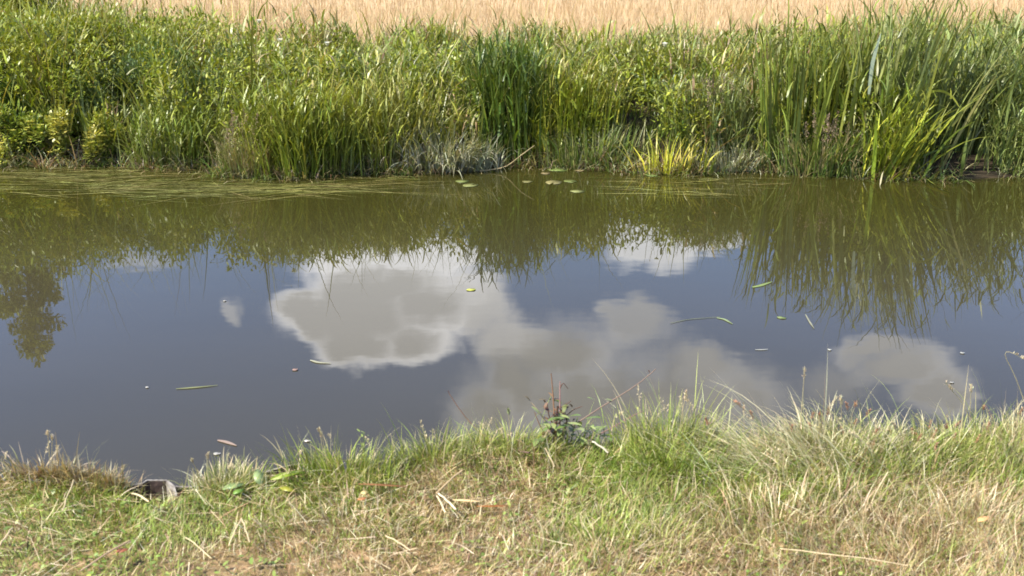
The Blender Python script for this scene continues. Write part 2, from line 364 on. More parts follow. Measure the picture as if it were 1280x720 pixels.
for _ in range(230):
    x_ = RNG.uniform(-8, 8); s_ = RNG.uniform(.8, 3.6); y_ = float(shore(x_))+s_; z_ = float(far_z(np.array(x_), np.array(y_)))
    panicle(B, (x_, y_, z_), max(.35, env(x_)*RNG.uniform(.95, 1.22)-z_), abs(RNG.normal(.08, .08)), RNG.random()*6.28, [(.36, .28, .15), (.26, .20, .11), (.30, .30, .12)][RNG.integers(3)], n=34, length=.15, size=.013, spread=.03, sw=.0035)
tag(B.build('bank_grass', M_LEAF), 'tangled green grass covering the far bank', 'grass', kind='stuff')

# low broad leaved weeds among the grass
B = Blades()
K = 3000; cx = RNG.uniform(-8.2, 8.2, K); s = RNG.random(K)*3.4+.15; cy = shore(cx)+s
k = (RNG.random(K) > gaps(cx, s))&((fbm(cx*.9+11, cy*.9+2, 3)+np.interp(cx, [-5, -1.5, 1, 5], [.30, .17, .0, -.05])) > .5)
cx = cx[k]; cy = cy[k]; s = s[k]; g = far_z(cx, cy)
tp = env(cx)*np.interp(s, [0, .3, .8, 2, 4], [.4, .7, .92, .95, .9])*np.clip(.15+1.65*fbm(cx*1.9, cy*1.9+40), .45, 1.08)
cen = np.stack([cx, cy, np.maximum(tp-.1*RNG.random(len(cx))-.12*RNG.random(len(cx)), g+.1)], -1)
leaf_cloud(B, cen, np.full(len(cx), .15), 34*len(cx), .050, G_BUSH, segs=3, flat=.42, squash=1.3)
tag(B.build('bank_weeds', M_LEAF), 'leafy green weeds mixed through the far bank grass', 'weeds', kind='stuff')

# ------------------------------------------------------------------ FIELD dry grass (stuff)
B = Blades()
for (y0, y1, n, h, w) in ((13.2, 18, 26000, .24, .006), (18, 26, 26000, .26, .009), (26, 48, 26000, .28, .016)):
    y = RNG.uniform(y0, y1, n); x = RNG.uniform(-1, 1, n)*(y*.62+1.5)
    c = mixcol(n, [(5, (.48, .345, .185)), (3, (.52, .385, .215)), (.6, (.40, .28, .15))], .04)
    B.add(np.stack([x, y, far_z(x, y)-.01], -1), h*np.exp(RNG.normal(0, .25, n)), w, RNG.random(n)*2*PI, np.abs(RNG.normal(0, .3, n)), .5, c, segs=2, prof='fine')
tag(B.build('field_grass', M_DRY), 'dry tan grass standing in the field behind the far bank', 'dry grass', kind='stuff')

# ------------------------------------------------------------------ FAR BANK: plants one can tell apart
def at_bank(px, s):
    """ground point on the far bank, s metres behind the waterline under photo column px"""
    x = spot(px, 215, z=0)[0]
    for _ in range(4):
        y = float(shore(x))+s; x = (px-640)/F*(y*CP+(CAMZ-.4)*SP)
    return np.array((x, y, float(far_z(np.array(x), np.array(y)))))

def blade_clump(name, label, cat, group, px, s, rx, ry, n, h, w, pal, lean=.12, droop=.35, bias=None, tipdry=.35, hvar=.2, segs=7, tw=.8, power=2., extra=None, mat=None, jit=.13, leafy=None):
    o = at_bank(px, s); root = empty(name, o, label, cat, group)
    B = Blades(); x = o[0]+RNG.normal(0, rx*.5, n); y = o[1]+RNG.normal(0, ry*.5, n)
    y = np.maximum(y, shore(x)-.04)
    base = np.stack([x, y, np.maximum(far_z(x, y), -.02)-.01], -1)-o
    ang = np.arctan2((y-o[1])/ry, (x-o[0])/rx)+RNG.normal(0, .7, n); ln = np.abs(RNG.normal(0, lean, n))+.02
    if bias is not None:
        vx = ln*np.cos(ang)+bias[0]; vy = ln*np.sin(ang)+bias[1]; ang = np.arctan2(vy, vx); ln = np.hypot(vx, vy)
    hh = h*np.clip(1-np.abs(RNG.normal(0, hvar, n)), .3, 1.05)
    B.add(base, hh, w*np.exp(RNG.normal(0, .18, n)), ang, ln, np.abs(RNG.normal(droop, droop*.7, n)), mixcol(n, pal, jit), segs=segs,
          twist=RNG.normal(0, tw, n), tip=((.36, .26, .10), (RNG.random(n)**2)*tipdry), power=power)
    B.build('leaves', mat or M_LEAF, root)
    if leafy:
        B2 = Blades(); nc = leafy[0]; x = o[0]+RNG.normal(0, rx*.5, nc); y = np.maximum(o[1]+RNG.normal(0, ry*.5, nc), shore(x)-.03)
        culms(B2, x, y, np.maximum(far_z(x, y), -.01), h*np.clip(1-np.abs(RNG.normal(.05, hvar, nc)), .3, 1.02)*.95, leafy[1], leafy[2], leafy[3], pal=pal, lean=lean, bias=bias, org=o, up=.35, droop=1.1)
        B2.build('leafy_stems', mat or M_LEAF, root)
    if extra:
        E = Blades()
        for _ in range(extra[0]):
            b = np.array((RNG.normal(0, rx*.45), RNG.normal(0, ry*.45), 0.)); b[2] = float(far_z(np.array(o[0]+b[0]), np.array(o[1]+b[1])))-o[2]
            panicle(E, b, h*RNG.uniform(*extra[1]), abs(RNG.normal(.08, .06)), RNG.random()*2*PI, extra[2], n=extra[3], length=.17, size=.014, spread=extra[4])
        E.build('seed_heads', M_DRY, root)
    return root
GR = 'clumps of long leaved plants along the far waterline'
blade_clump('reed_clump', 'tall dark green reed clump, blackest part of the bank, just right of the grey sedge', 'reeds', GR, 636, .35, .36, .30, 330, 1.08, .016, G_DEEP, lean=.10, droop=.35, leafy=(190, 6, .24, .016))
blade_clump('reed_clump', 'mid green reed clump with sunlit upright blades, right of the darkest clump', 'reeds', GR, 715, .40, .40, .30, 260, .86, .012, G_GRASS, lean=.10, droop=.4, leafy=(220, 5, .2, .013))
blade_clump('sedge_clump', 'silvery grey sedge clump drooping into the water, left of the dark reeds', 'sedge', GR, 555, .06, .42, .14, 520, .46, .014, G_GREY, lean=.35, droop=1.3, bias=(0, -.15), tipdry=.6)
blade_clump('sedge_clump', 'bright yellow green sedge clump at the waterline, the yellowest plant of the bank', 'sedge', GR, 836, .0, .34, .14, 120, .46, .013, G_YEL, lean=.34, droop=.8, tipdry=.3, hvar=.45)
blade_clump('sedge_clump', 'grey withered sedge tuft on the water edge, right of the yellow clump', 'sedge', GR, 915, .02, .26, .10, 170, .34, .011, G_GREY, lean=.32, droop=1.3, bias=(0, -.12), tipdry=.6)
blade_clump('grass_clump', 'rounded fresh green grass clump jutting into the water beside the brown plume', 'grass clump', GR, 372, .18, .50, .26, 340, .80, .012, [(5, (.20, .24, .026)), (3, (.27, .30, .045))], lean=.2, droop=.9, leafy=(330, 5, .2, .014))
blade_clump('grass_clump', 'soft brown green grass plume on the waterline, left end of the rounded green clump', 'grass clump', GR, 303, .02, .22, .14, 420, .50, .007, [(3, (.26, .24, .09)), (3, (.34, .27, .14)), (2, (.18, .22, .05))], lean=.22, droop=.8, extra=(16, (.9, 1.25), (.34, .24, .16), 60, .06))
blade_clump('grass_clump', 'light green grass clump with pale bent blades, between rounded clump and grey sedge', 'grass clump', GR, 470, .30, .44, .28, 250, .80, .011, [(4, (.26, .28, .04)), (2, (.35, .34, .11))], lean=.18, droop=.8, leafy=(260, 5, .2, .014))
blade_clump('grass_clump', 'olive grass clump with tan plumes, left of the tall iris stand', 'grass clump', GR, 900, .40, .40, .30, 280, .76, .009, [(4, (.15, .19, .05)), (2, (.22, .24, .09))], lean=.14, droop=.6, leafy=(200, 5, .17, .009), extra=(16, (.8, 1.05), (.34, .25, .17), 60, .06))
blade_clump('iris_clump', 'tall iris stand with stiff dark sword leaves rising against the tan field', 'iris', GR, 1010, .35, .40, .26, 150, 1.36, .030, [(4, (.15, .19, .024)), (3, (.21, .24, .035)), (1, (.08, .12, .02))], lean=.09, droop=.16, hvar=.24, tw=.9, leafy=(90, 5, .22, .014))
blade_clump('iris_clump', 'tall blue green iris stand whose leaves cross the top of the picture', 'iris', GR, 1110, .42, .40, .28, 150, 1.62, .032, [(4, (.20, .24, .06)), (3, (.26, .29, .10)), (2, (.17, .21, .028))], lean=.12, droop=.25, bias=(.06, 0), hvar=.26, leafy=(110, 5, .24, .014))
blade_clump('iris_clump', 'yellow green iris clump arching right over the dark hollow', 'iris', GR, 1112, .08, .26, .14, 75, 1.0, .024, [(4, (.26, .31, .028)), (2, (.38, .39, .045)), (2, (.16, .21, .022))], lean=.22, droop=.75, bias=(.24, -.08), hvar=.42, leafy=(50, 4, .2, .014))
blade_clump('reed_clump', 'tall reed clump leaning right at the right edge of the picture', 'reeds', GR, 1215, .60, .50, .30, 150, 1.32, .018, G_BLUE, lean=.15, droop=.5, bias=(.18, 0), hvar=.28, leafy=(150, 6, .26, .014))
blade_clump('reed_clump', 'bent reed clump standing in the water at the far right edge', 'reeds', GR, 1285, .14, .28, .14, 130, .72, .014, G_BLUE, lean=.22, droop=.9, bias=(.12, -.05), hvar=.3, leafy=(90, 5, .22, .014))
blade_clump('sedge_clump', 'low green sedge tussock with straw base, below the stiff iris leaves', 'sedge', GR, 1030, .05, .40, .12, 420, .50, .010, [(4, (.11, .17, .03)), (2, (.24, .26, .07)), (2, (.33, .26, .13))], lean=.2, droop=.8, extra=(14, (.9, 1.3), (.34, .24, .17), 70, .06))
blade_clump('sedge_clump', 'pale leafed sedge tussock below the dark reeds and right of them', 'sedge', GR, 740, .05, .50, .12, 380, .44, .010, [(4, (.13, .19, .035)), (2, (.28, .30, .09)), (2, (.2, .2, .1))], lean=.2, droop=.8)
blade_clump('reed_clump', 'grey green reed clump leaning over the water, left of the brown plume', 'reeds', GR, 215, .12, .44, .20, 180, .60, .012, [(4, (.19, .24, .035)), (2, (.28, .31, .10))], lean=.22, droop=.9, bias=(.05, -.1), leafy=(200, 5, .17, .012))

# broad leaved bushes at the left
def bush(name, label, cat, px, s, rx, ry, top, n, size, pal, flat=.5, stems=14, group='leafy bushes of the far bank', lumps=16, low=.0, flow=None):
    o = at_bank(px, s); root = empty(name, o, label, cat, group); H = top-o[2]
    L = Blades(); S = Tubes()
    cen = []; rad = []
    for _ in range(lumps):
        a = RNG.random()*2*PI; q = math.sqrt(RNG.random()); hz = H*RNG.uniform(.25+low, 1)*(1-.25*q*q)
        cen.append((rx*q*math.cos(a), ry*q*math.sin(a), hz-.08)); rad.append(RNG.uniform(.11, .19)*max(.6, min(1.2, H)))
    leaf_cloud(L, np.array(cen), np.array(rad), int(n*.85), size*1.08, pal, segs=3, flat=flat, squash=1.15)
    bs = [(c[0]*.4, c[1]*.4, -.02) for c in cen[:stems]]
    for b, c in zip(bs, cen): S.add(bend(b, c, (0, 0, .02), 6, .012), np.linspace(.006, .002, 6), (.14, .12, .06), 4)
    P = []
    leafy_stems(L, S, [(c[0], c[1], c[2]-.05) for c in cen[:8]], [RNG.uniform(.15, .3) for _ in cen[:8]], pal, size*1.1, per=90, flat=flat*.8)
    L.build('foliage', M_LEAF, root); S.build('stems', M_STEM, root)
    if flow:
        W = Blades(); nf = flow[0]
        for _ in range(nf):
            c = cen[RNG.integers(len(cen))]; r = rad[0]
            p = np.array(c)+np.array((RNG.normal(0, r*.5), -r*.8, RNG.normal(r*.5, r*.3)))
            W.add(np.repeat([p], 9, 0), flow[1], flow[1]*.5, np.arange(9)*2*PI/9+RNG.normal(0, .2, 9), 1.0, .5, mixcol(9, flow[2], .08), segs=3, prof='leaf')
        W.build('flower_tufts', M_LEAF, root)
    return root
YF_ = [(3, (.52, .47, .09)), (2, (.42, .44, .10))]
bush('nettle_bush', 'tall leafy bush filling the top left corner', 'bush', 30, 1.7, .75, .45, 1.52, 5200, .050, G_BUSH)
bush('nettle_bush', 'tall leafy bush with a pale bleached front, second from the left edge at the top', 'bush', 105, 1.6, .60, .40, 1.38, 4200, .046, G_BUSH)
bush('yellow_loosestrife', 'low bush with yellow tinged leaves hanging over the water at the left', 'bush', 95, .18, .50, .20, .62, 3400, .036, [(4, (.28, .31, .045)), (3, (.17, .23, .035)), (2, (.46, .43, .09))], flat=.6, flow=(46, .035, YF_))
bush('yellow_loosestrife', 'small yellow green bush at the left picture edge beside the water', 'bush', 14, .20, .36, .2, .55, 2200, .036, [(4, (.22, .28, .04)), (3, (.15, .21, .035)), (1, (.46, .43, .09))], flat=.6, flow=(20, .035, YF_))
bush('nettle_bush', 'dark green bush in mid bank above the yellow tinged one', 'bush', 60, .75, .55, .3, .98, 3600, .044, G_DEEP+[(2, (.13, .18, .03))])
bush('willowherb_bush', 'grey green willowy bush left of the tall dark gap, mid bank', 'bush', 170, .80, .50, .3, 1.12, 3400, .050, [(3, (.09, .14, .035)), (3, (.14, .19, .06))], flat=.24)
bush('willowherb_bush', 'leafy bush with narrow leaves behind the rounded green clump', 'bush', 262, 1.0, .50, .32, 1.15, 3600, .050, [(3, (.08, .13, .022)), (3, (.12, .17, .035))], flat=.24)
bush('bramble_bush', 'dark rounded bush at the field edge with shadowed side, right of the white flowers', 'bush', 432, 1.35, .34, .28, 1.02, 2600, .038, G_DEEP, flat=.55)
bush('bramble_bush', 'small dark rounded bush at the field edge by a single white flower', 'bush', 850, 1.25, .34, .26, .94, 2200, .036, G_DEEP+[(2, (.12, .17, .04))], flat=.5)
bush('bramble_bush', 'mid green leafy bush under the white flowers at the field edge', 'bush', 365, 1.25, .40, .28, 1.05, 2600, .040, G_BUSH, flat=.45)

# tall single shoots at the field edge
def shoot(label, px, s, h, pal, per=60, size=.05, cat='shoot', name='willowherb_shoot', rad=.004):
    o = at_bank(px, s); root = empty(name, o, label, cat, 'tall shoots against the field')
    L = Blades(); S = Tubes(); leafy_stems(L, S, [(0, 0, 0)], [h], pal, size, per=per, lean=.06, flat=.26, rad=rad)
    S.build('stem', M_STEM, root); L.build('leaves', M_LEAF, root)
for px, s, h, lab in ((172, 2.0, .98, 'tallest leafy shoot on the left, standing against the tan field'),
                      (184, 2.1, .90, 'slender leafy shoot just right of the tallest left shoot'),
                      (330, 1.6, .80, 'leafy shoot beside the leftmost white flower'),
                      (395, 1.8, .78, 'short leafy shoot at the field edge left of the dark rounded bush'),
                      (940, 1.2, .90, 'leafy shoot at the field edge left of the stiff iris leaves')):
    shoot(lab, px, s, h, G_BUSH)
def dock(label, px, s, h, col=(.13, .075, .045)):
    o = at_bank(px, s); root = empty('dock_stalk', o, label, 'dock', 'brown seed stalks against the field')
    E = Blades(); S = Blades()
    P = S.add([(0, 0, 0)], h, .006, RNG.random()*6, .04, .1, [(.16, .10, .06)], segs=6, prof='stem')[0]
    n = 150; t = RNG.uniform(.55, 1, n)*6; q = np.stack([np.interp(t, np.arange(7), P[:, i]) for i in range(3)], -1)+RNG.normal(0, .008, (n, 3))
    E.add(q, .012, .008, RNG.random(n)*6, RNG.random(n)*1.6, .2, mixcol(n, [(1, col)], .25), segs=2, prof='leaf')
    S.build('stem', M_STEM, root); E.build('seed_head', M_DRY, root)
for px, s, h, lab in ((284, 2.0, .72, 'thin brown dock stalk in front of the field, leftmost of the brown stalks'),
                      (299, 1.9, .84, 'dark dock stalk left of the white flowers, second brown stalk from the left'),
                      (536, 2.6, .62, 'dark dock stalk above the pale grass left of centre'),
                      (615, 2.8, .52, 'short faint dock stalk above the dark reeds'),
                      (680, 2.4, .72, 'dark dock stalk in front of the field near the picture centre'),
                      (696, 2.6, .58, 'brown dock stalk just right of the central one'),
                      (764, 2.6, .62, 'brown dock stalk right of centre at the field edge'),
                      (745, 2.9, .50, 'short dock stalk left of the one at the right of centre'),
                      (482, 2.8, .52, 'faint dock stalk right of the dark rounded bush'),
                      (958, 1.6, .85, 'brown dock stalk behind the leafy shoot left of the iris')):
    dock(lab, px, s, h)
def bindweed(label, px, row, s, n=1):
    y = at_bank(px, s)[1]; p = spot(px, row, y=y); root = empty('bindweed', at_bank(px, s), label, 'flower', 'white flowers of the far bank')
    o = np.array(root.location); Fl = Blades(); S = Tubes()
    S.add(bend((0, 0, 0), p-o, (.03, 0, .02), 8, .006), .002, (.12, .15, .04), 4); st = S.build('stem', M_STEM, root)
    q = p-o
    Fl.add(np.repeat([q], 10, 0), .045, .034, np.arange(10)*2*PI/10, .45, .6, (.86, .85, .84), segs=3, prof='leaf'); Fl.build('flower', M_LEAF, st)
    L = Blades(); leaf_cloud(L, [(q[0]*.7, q[1]*.7, q[2]*.75)], [.07], 22, .045, G_BUSH, flat=.7); L.build('leaves', M_LEAF, root)
bindweed('white trumpet flower, brightest one left of the dark rounded bush', 350, 53, .95)
bindweed('small white flower higher up and left of the brightest one', 324, 29, 1.5)
bindweed('faint white flower right of the brightest one', 409, 57, 1.1)
bindweed('single white flower on the small dark bush right of centre', 831, 58, 1.0)

# bent stalks over the water on the right
def stalk(name, label, cat, pts, r, col, group=None, leaf=False, mat=None):
    pts = np.asarray(pts, float); o = pts[0].copy(); n = 12
    t = np.linspace(0, len(pts)-1, n); d = np.arange(len(pts))
    from_spl = np.stack([np.interp(t, d, pts[:, i]) for i in range(3)], -1)
    for _ in range(2): from_spl[1:-1] = .25*from_spl[:-2]+.5*from_spl[1:-1]+.25*from_spl[2:]
    if not leaf:
        V, Q = tube(from_spl, np.linspace(r, r*.5, n), 6)
    else:
        T = np.gradient(from_spl, axis=0); sd = np.cross(T, (0.2, .9, .5)); sd /= np.linalg.norm(sd, axis=1)[:, None]
        w = r*np.sin(PI*np.linspace(.12, .98, n))**.6; A = from_spl-sd*w[:, None]; Bv = from_spl+sd*w[:, None]
        th = np.array((0, 0, .0006)); V = np.concatenate([np.stack([A, Bv], 1).reshape(-1, 3)+th])
        q = np.arange(n-1)*2; Q = np.stack([q, q+1, q+3, q+2], -1)
    ob = meshobj(name, V, Q, np.broadcast_to(np.asarray(col, float), (len(V), 3)), mat or (M_LEAF if leaf else M_STEM), None, o)
    return tag(ob, label, cat, group)
GS = 'broken reed leaves by the far waterline'
yb = 9.85
stalk('reed_leaf', 'yellow green leaf floating from the bank over the water at the right', 'leaf', [spot(1152, 219, y=yb-.02), spot(1170, 232, z=.02), spot(1187, 240, z=.006)], .011, (.34, .36, .06), GS, True, M_FLOAT)
stalk('reed_leaf', 'long pale yellow leaf slanting up to the right over the dark hollow', 'leaf', [spot(1190, 158, y=yb), spot(1205, 138, y=yb), spot(1228, 112, y=yb+.05), spot(1262, 88, y=yb+.1)], .016, (.40, .40, .09), GS, True)
stalk('reed_leaf', 'yellow leaf arching over and hooking down left of the slanting pale leaf', 'leaf', [spot(1130, 190, y=yb), spot(1148, 125, y=yb), spot(1170, 110, y=yb), spot(1190, 118, y=yb), spot(1199, 134, y=yb)], .012, (.40, .42, .07), GS, True)
stalk('reed_leaf', 'upright pale green blade standing alone in the water before the dark hollow', 'leaf', [spot(1201, 224, z=-.01), spot(1204, 200, y=yb-.1), spot(1209, 172, y=yb-.1)], .014, (.20, .26, .06), GS, True)
stalk('reed_stalk', 'bent tan stalk with its foot in the water right of the grey sedge', 'stalk', [spot(600, 214, z=.01), spot(632, 210, z=.03), spot(650, 195, y=10.05), spot(668, 182, y=10.1)], .006, (.36, .28, .14), GS)
stalk('reed_leaf', 'pale green leaf slanting across the dark hollow at the right', 'leaf', [spot(1145, 200, y=yb), spot(1160, 192, y=yb), spot(1195, 180, y=yb)], .010, (.16, .22, .07), GS, True)
stalk('reed_leaf', 'white bleached reed leaf hanging into the water left of the sedge tussock', 'leaf', [spot(1100, 232, z=.0), spot(1103, 215, y=yb-.1), spot(1112, 205, y=yb)], .009, (.5, .46, .3), GS, True)
stalk('reed_leaf', 'bleached grey upright leaf high in the blue green iris stand', 'leaf', [spot(1086, 118, y=10.05), spot(1090, 80, y=10.05), spot(1101, 42, y=10.1)], .017, (.30, .36, .26), GS, True)

# ------------------------------------------------------------------ tree beyond the far bank (its top shows in the water)
def tree(label, x, y, H, rmax, nleaf, pal, trunk_r=.06, size=.06, skew=0., group='trees beyond the far bank'):
    z0 = float(far_z(np.array(x), np.array(y))); root = empty('field_tree', (x, y, z0), label, 'tree', group)
    S = Tubes(); S.add(bend((0, 0, -.1), (skew, 0, H*.97), (.05, 0, 0), 12, .02), np.linspace(trunk_r, .008, 12), (.14, .11, .07), 8)
    trunk = S.build('trunk', M_BARK, root)
    L = Blades(); LB = Tubes(); cen = []; rad = []
    for i in range(46):
        t = .12+.86*(i/45); z = H*t; a = i*2.4+RNG.normal(0, .3); r = rmax*(1-t)**.75*RNG.uniform(.6, 1.1)+.05
        e = (skew*t+r*math.cos(a), r*math.sin(a), z+.18*r)
        LB.add(bend((skew*t, 0, z-.1), e, (0, 0, .04), 6, .01), np.linspace(.012, .003, 6), (.14, .11, .07), 4)
        for q in (.45, .75, 1.0):
            cen.append((skew*t+(e[0]-skew*t)*q+RNG.normal(0, .04), e[1]*q, z+.18*r*q+RNG.normal(0, .04))); rad.append((.16*(1-t)+.07)*RNG.uniform(.7, 1.2))
    leaf_cloud(L, np.array(cen), np.array(rad), nleaf, size, pal, flat=.6, squash=1.2)
    LB.build('limbs', M_BARK, trunk); L.build('crown', M_LEAF, root)
GT = [(4, (.24, .26, .022)), (3, (.32, .33, .035)), (2, (.13, .16, .018))]
tree('slender pointed tree beyond the left of the bank, its tip mirrored lowest in the water', -6.82, 15.0, 3.05, 1.05, 19000, GT)
tree('broad bushy tree at the left edge, its crown mirrored beside the pointed one', -8.1, 15.2, 2.5, 1.3, 22000, GT)
tree('low rounded tree right of the pointed one, mirrored in the water at the left', -5.75, 13.6, 1.05, .6, 7000, GT)

# ------------------------------------------------------------------ things on the water
B = Blades()
def strands(cpx, crow, n, wpx, wrow, L=(.25, .9), ang=0., pal=None):
    px = RNG.normal(cpx, wpx, n); rw = RNG.normal(crow, wrow, n); P = np.array([spot(a, max(b, 206), z=0.004) for a, b in zip(px, rw)])
    P[:, 2] = .003+RNG.random(n)*.006; az = RNG.normal(ang, .25, n)+np.where(RNG.random(n) < .5, 0, PI)
    B.add(P, RNG.uniform(*L, n), RNG.uniform(.006, .014, n), az, PI/2, 0, mixcol(n, pal or [(4, (.14, .14, .035)), (3, (.23, .20, .075)), (3, (.08, .085, .022)), (1.5, (.30, .30, .10))], .12), segs=5)
strands(60, 222, 90, 90, 7); strands(240, 232, 120, 90, 7, (.15, .6), .05); strands(150, 226, 60, 30, 6, (.1, .4), .5); strands(300, 240, 50, 40, 5, (.15, .5), -.25); strands(330, 236, 130, 60, 4, (.4, 1.1), .12); strands(80, 238, 50, 80, 4)
strands(120, 216, 80, 70, 4, (.15, .5)); strands(850, 238, 32, 40, 5, (.25, .6), -.1); strands(460, 228, 50, 60, 6, (.2, .5)); strands(880, 226, 40, 70, 3, (.1, .4))
# curl strands flat: gentle bend is in the horizontal plane
tag(B.build('floating_weed', M_FLOAT), 'olive water weed streaming flat on the surface under the far bank', 'water weed', kind='stuff')

def pad(label, px, row, r, col, group='lily pads in front of the dark reeds', name='lily_pad', cat='lily pad', asp=1., rot=0., notch=True):
    o = spot(px, row, z=.003); n = 22; r *= .85 if notch else 1.; V = [(0, 0, .001)]; 
    for i in range(n):
        a = 2*PI*(i+.5)/n*(.965 if notch else 1)+.06; rr = r*(1+.04*math.sin(3*a+px)); V.append((rr*math.cos(a)*asp, rr*math.sin(a), .001+.001*math.sin(4*a)))
    V2 = [(v[0], v[1], v[2]-.0012) for v in V]; A = V+V2; m_ = len(V)
    T = []
    for i in range(1, n): T += [(0, i, i+1), (m_, m_+i+1, m_+i), (i, m_+i, m_+i+1), (i, m_+i+1, i+1)]
    if not notch: T += [(0, n, 1), (m_, m_+1, m_+n)]
    A = np.array(A); c, s_ = math.cos(rot), math.sin(rot); A = np.stack([A[:, 0]*c-A[:, 1]*s_, A[:, 0]*s_+A[:, 1]*c, A[:, 2]], -1)
    ob = meshobj(name, A+o, T, np.broadcast_to(np.asarray(col, float)*.8, (len(A), 3)), M_FLOAT, None, o); return tag(ob, label, cat, group)
PADS = [(578, 226.5, .066, 'pale lily pad, upper of the two right of the grey sedge'), (588, 231.5, .072, 'pale lily pad, lower of the two right of the grey sedge'),
        (682, 216.5, .05, 'small lily pad close under the bank right of the dark reeds'), (697, 212, .09, 'wide lily pad touching the bank right of the dark reeds'),
        (659, 227, .048, 'small lone lily pad before the dark reeds'), (692, 228, .082, 'wide lily pad, left one of the overlapping pair'),
        (713, 226.5, .064, 'lily pad, right one of the overlapping pair'), (722, 239, .06, 'thin lily pad lowest in the water right of the dark reeds'),
        (725, 213, .05, 'yellowish lily pad close to the bank, right of the wide one'), (814, 218.5, .07, 'lily pad under the yellow sedge clump')]
for i, (a, b, r, l) in enumerate(PADS):
    pad(l, a, b, r, (.20+.05*(i % 3), .235+.03*(i % 2), .07+.02*(i % 3)), asp=1.15+.1*(i % 2), rot=i*.9)
GD = 'leaves and bits afloat on open water'
pad('small bright yellow leaf floating in front of the big cloud reflection', 589, 362, .022, (.55, .56, .10), GD, 'floating_leaf', 'leaf', 1.3, .3, False)
pad('tiny pink white petal afloat at the lower left of the big cloud', 369, 462, .013, (.42, .27, .21), GD, 'floating_petal', 'petal', 1.1, .5, False)
pad('tiny white petal afloat left of the straw bit near the near bank', 271, 567, .011, (.48, .46, .41), GD, 'floating_petal', 'petal', 1.4, 0, False)
pad('tiny pale petal afloat left of the floating blade', 184, 484, .008, (.5, .48, .42), GD, 'floating_petal', 'petal', .8, 1.4, False)
pad('faint pale speck afloat above the right hand cloud reflection', 1037, 437, .010, (.5, .5, .44), GD, 'floating_petal', 'petal', 1, 0, False)
pad('faint pale speck afloat to the left of the floating blade and higher', 281, 376, .010, (.4, .38, .34), GD, 'floating_petal', 'petal', 1, 0, False)
pad('small pale bit afloat near the right end of the river view', 1203, 441, .010, (.5, .5, .45), GD, 'floating_petal', 'petal', 1.2, 0, False)
pad('small green leaf afloat right of the green fragment', 977, 397, .018, (.22, .28, .10), GD, 'floating_leaf', 'leaf', 1.5, 2.6, False)
pad('tiny white petal afloat near the dark water below the right cloud', 1190, 478, .009, (.35, .34, .3), GD, 'floating_petal', 'petal', 1.2, .4, False)
pad('tiny pale fleck afloat above the near bank at the left centre', 384, 551, .009, (.55, .5, .45), GD, 'floating_petal', 'petal', 1.5, 0, False)
def floatline(label, pts, r, col, name='floating_grass', cat='grass blade'):
    P = [spot(a, b, z=.003) for a, b in pts]; P = np.array(P); n = 8; t = np.linspace(0, len(P)-1, n)
    Q_ = np.stack([np.interp(t, np.arange(len(P)), P[:, i]) for i in range(3)], -1); w = r*np.sin(PI*np.linspace(.1, .97, n))**.7
    T = np.gradient(Q_, axis=0); sd = np.stack([-T[:, 1], T[:, 0], 0*T[:, 0]], -1); sd /= np.linalg.norm(sd, axis=1)[:, None]
    V = np.stack([Q_-sd*w[:, None], Q_+(0, 0, .0015), Q_+sd*w[:, None]], 1).reshape(-1, 3); q = np.arange(n-1)*3
    Q = np.concatenate([np.stack([q, q+1, q+4, q+3], -1), np.stack([q+1, q+2, q+5, q+4], -1)])
    ob = meshobj(name, V, Q, np.broadcast_to(np.asarray(col, float)*.75, (len(V), 3)), M_FLOAT, None, P[0]); tag(ob, label, cat, GD)
floatline('yellow green blade of grass floating on the dark water at the left', [(220, 486), (246, 484), (272, 481.5)], .008, (.24, .25, .10))
floatline('curved brown bit of straw floating before the near bank at the left', [(272, 550), (282, 552), (296, 557)], .010, (.36, .26, .19))
floatline('pale blade floating under the left end of the big cloud', [(388, 450), (398, 453), (414, 454)], .010, (.38, .37, .24))
floatline('long thin stalk floating left of the green fragment', [(838, 404), (860, 399), (900, 396)], .0035, (.17, .18, .09), 'floating_stalk')
floatline('small green fragment of leaf floating right of the big cloud', [(896, 397), (906, 399), (916, 405)], .009, (.24, .30, .13), 'floating_leaf', 'leaf')
floatline('green leaf drifting just below the reflected iris leaves', [(940, 359), (950, 357), (965, 352)], .014, (.24, .31, .08), 'floating_leaf', 'leaf')
floatline('thin pale stem poking along the water right of the green fragment', [(1007, 393), (1012, 402), (1018, 411)], .005, (.3, .3, .2), 'floating_stalk')
floatline('short pale bit of straw floating below the green fragment', [(944, 437), (952, 437), (960, 436.5)], .006, (.45, .45, .38))

# ------------------------------------------------------------------ near bank edging: steel sheet piling
def strip(pts, z0, z1, th, mat, name, parent, origin):
    """thin vertical wall along pts (x,y), with thickness"""
    pts = np.asarray(pts, float); n = len(pts); T = np.gradient(pts, axis=0); T /= np.linalg.norm(T, axis=1)[:, None]
    nn = np.stack([-T[:, 1], T[:, 0]], -1)*th/2; z0 = np.broadcast_to(z0, n); z1 = np.broadcast_to(z1, n)
    a = pts-nn; b = pts+nn
    V = np.concatenate([np.c_[a, z0], np.c_[a, z1], np.c_[b, z1], np.c_[b, z0]]); i = np.arange(n-1)
    Q = np.concatenate([np.stack([k*n+i, k*n+i+1, ((k+1) % 4)*n+i+1, ((k+1) % 4)*n+i], -1) for k in range(4)]+[np.array([[0, n, 2*n, 3*n], [n-1, 4*n-1, 3*n-1, 2*n-1]])])
    return meshobj(name, V, Q, None, mat, parent, origin, smooth=False)
pil = empty('sheet_piling', (GAP[0], GAP[1]+.06, .3), 'rusty steel sheet edging with shade painted on its face and sunlight on its folded rim, holding the near bank at the left', 'bank edging')
e0 = spot(120, 604, z=.34); e1 = spot(216, 603, z=.34)
PO = np.array(pil.location)
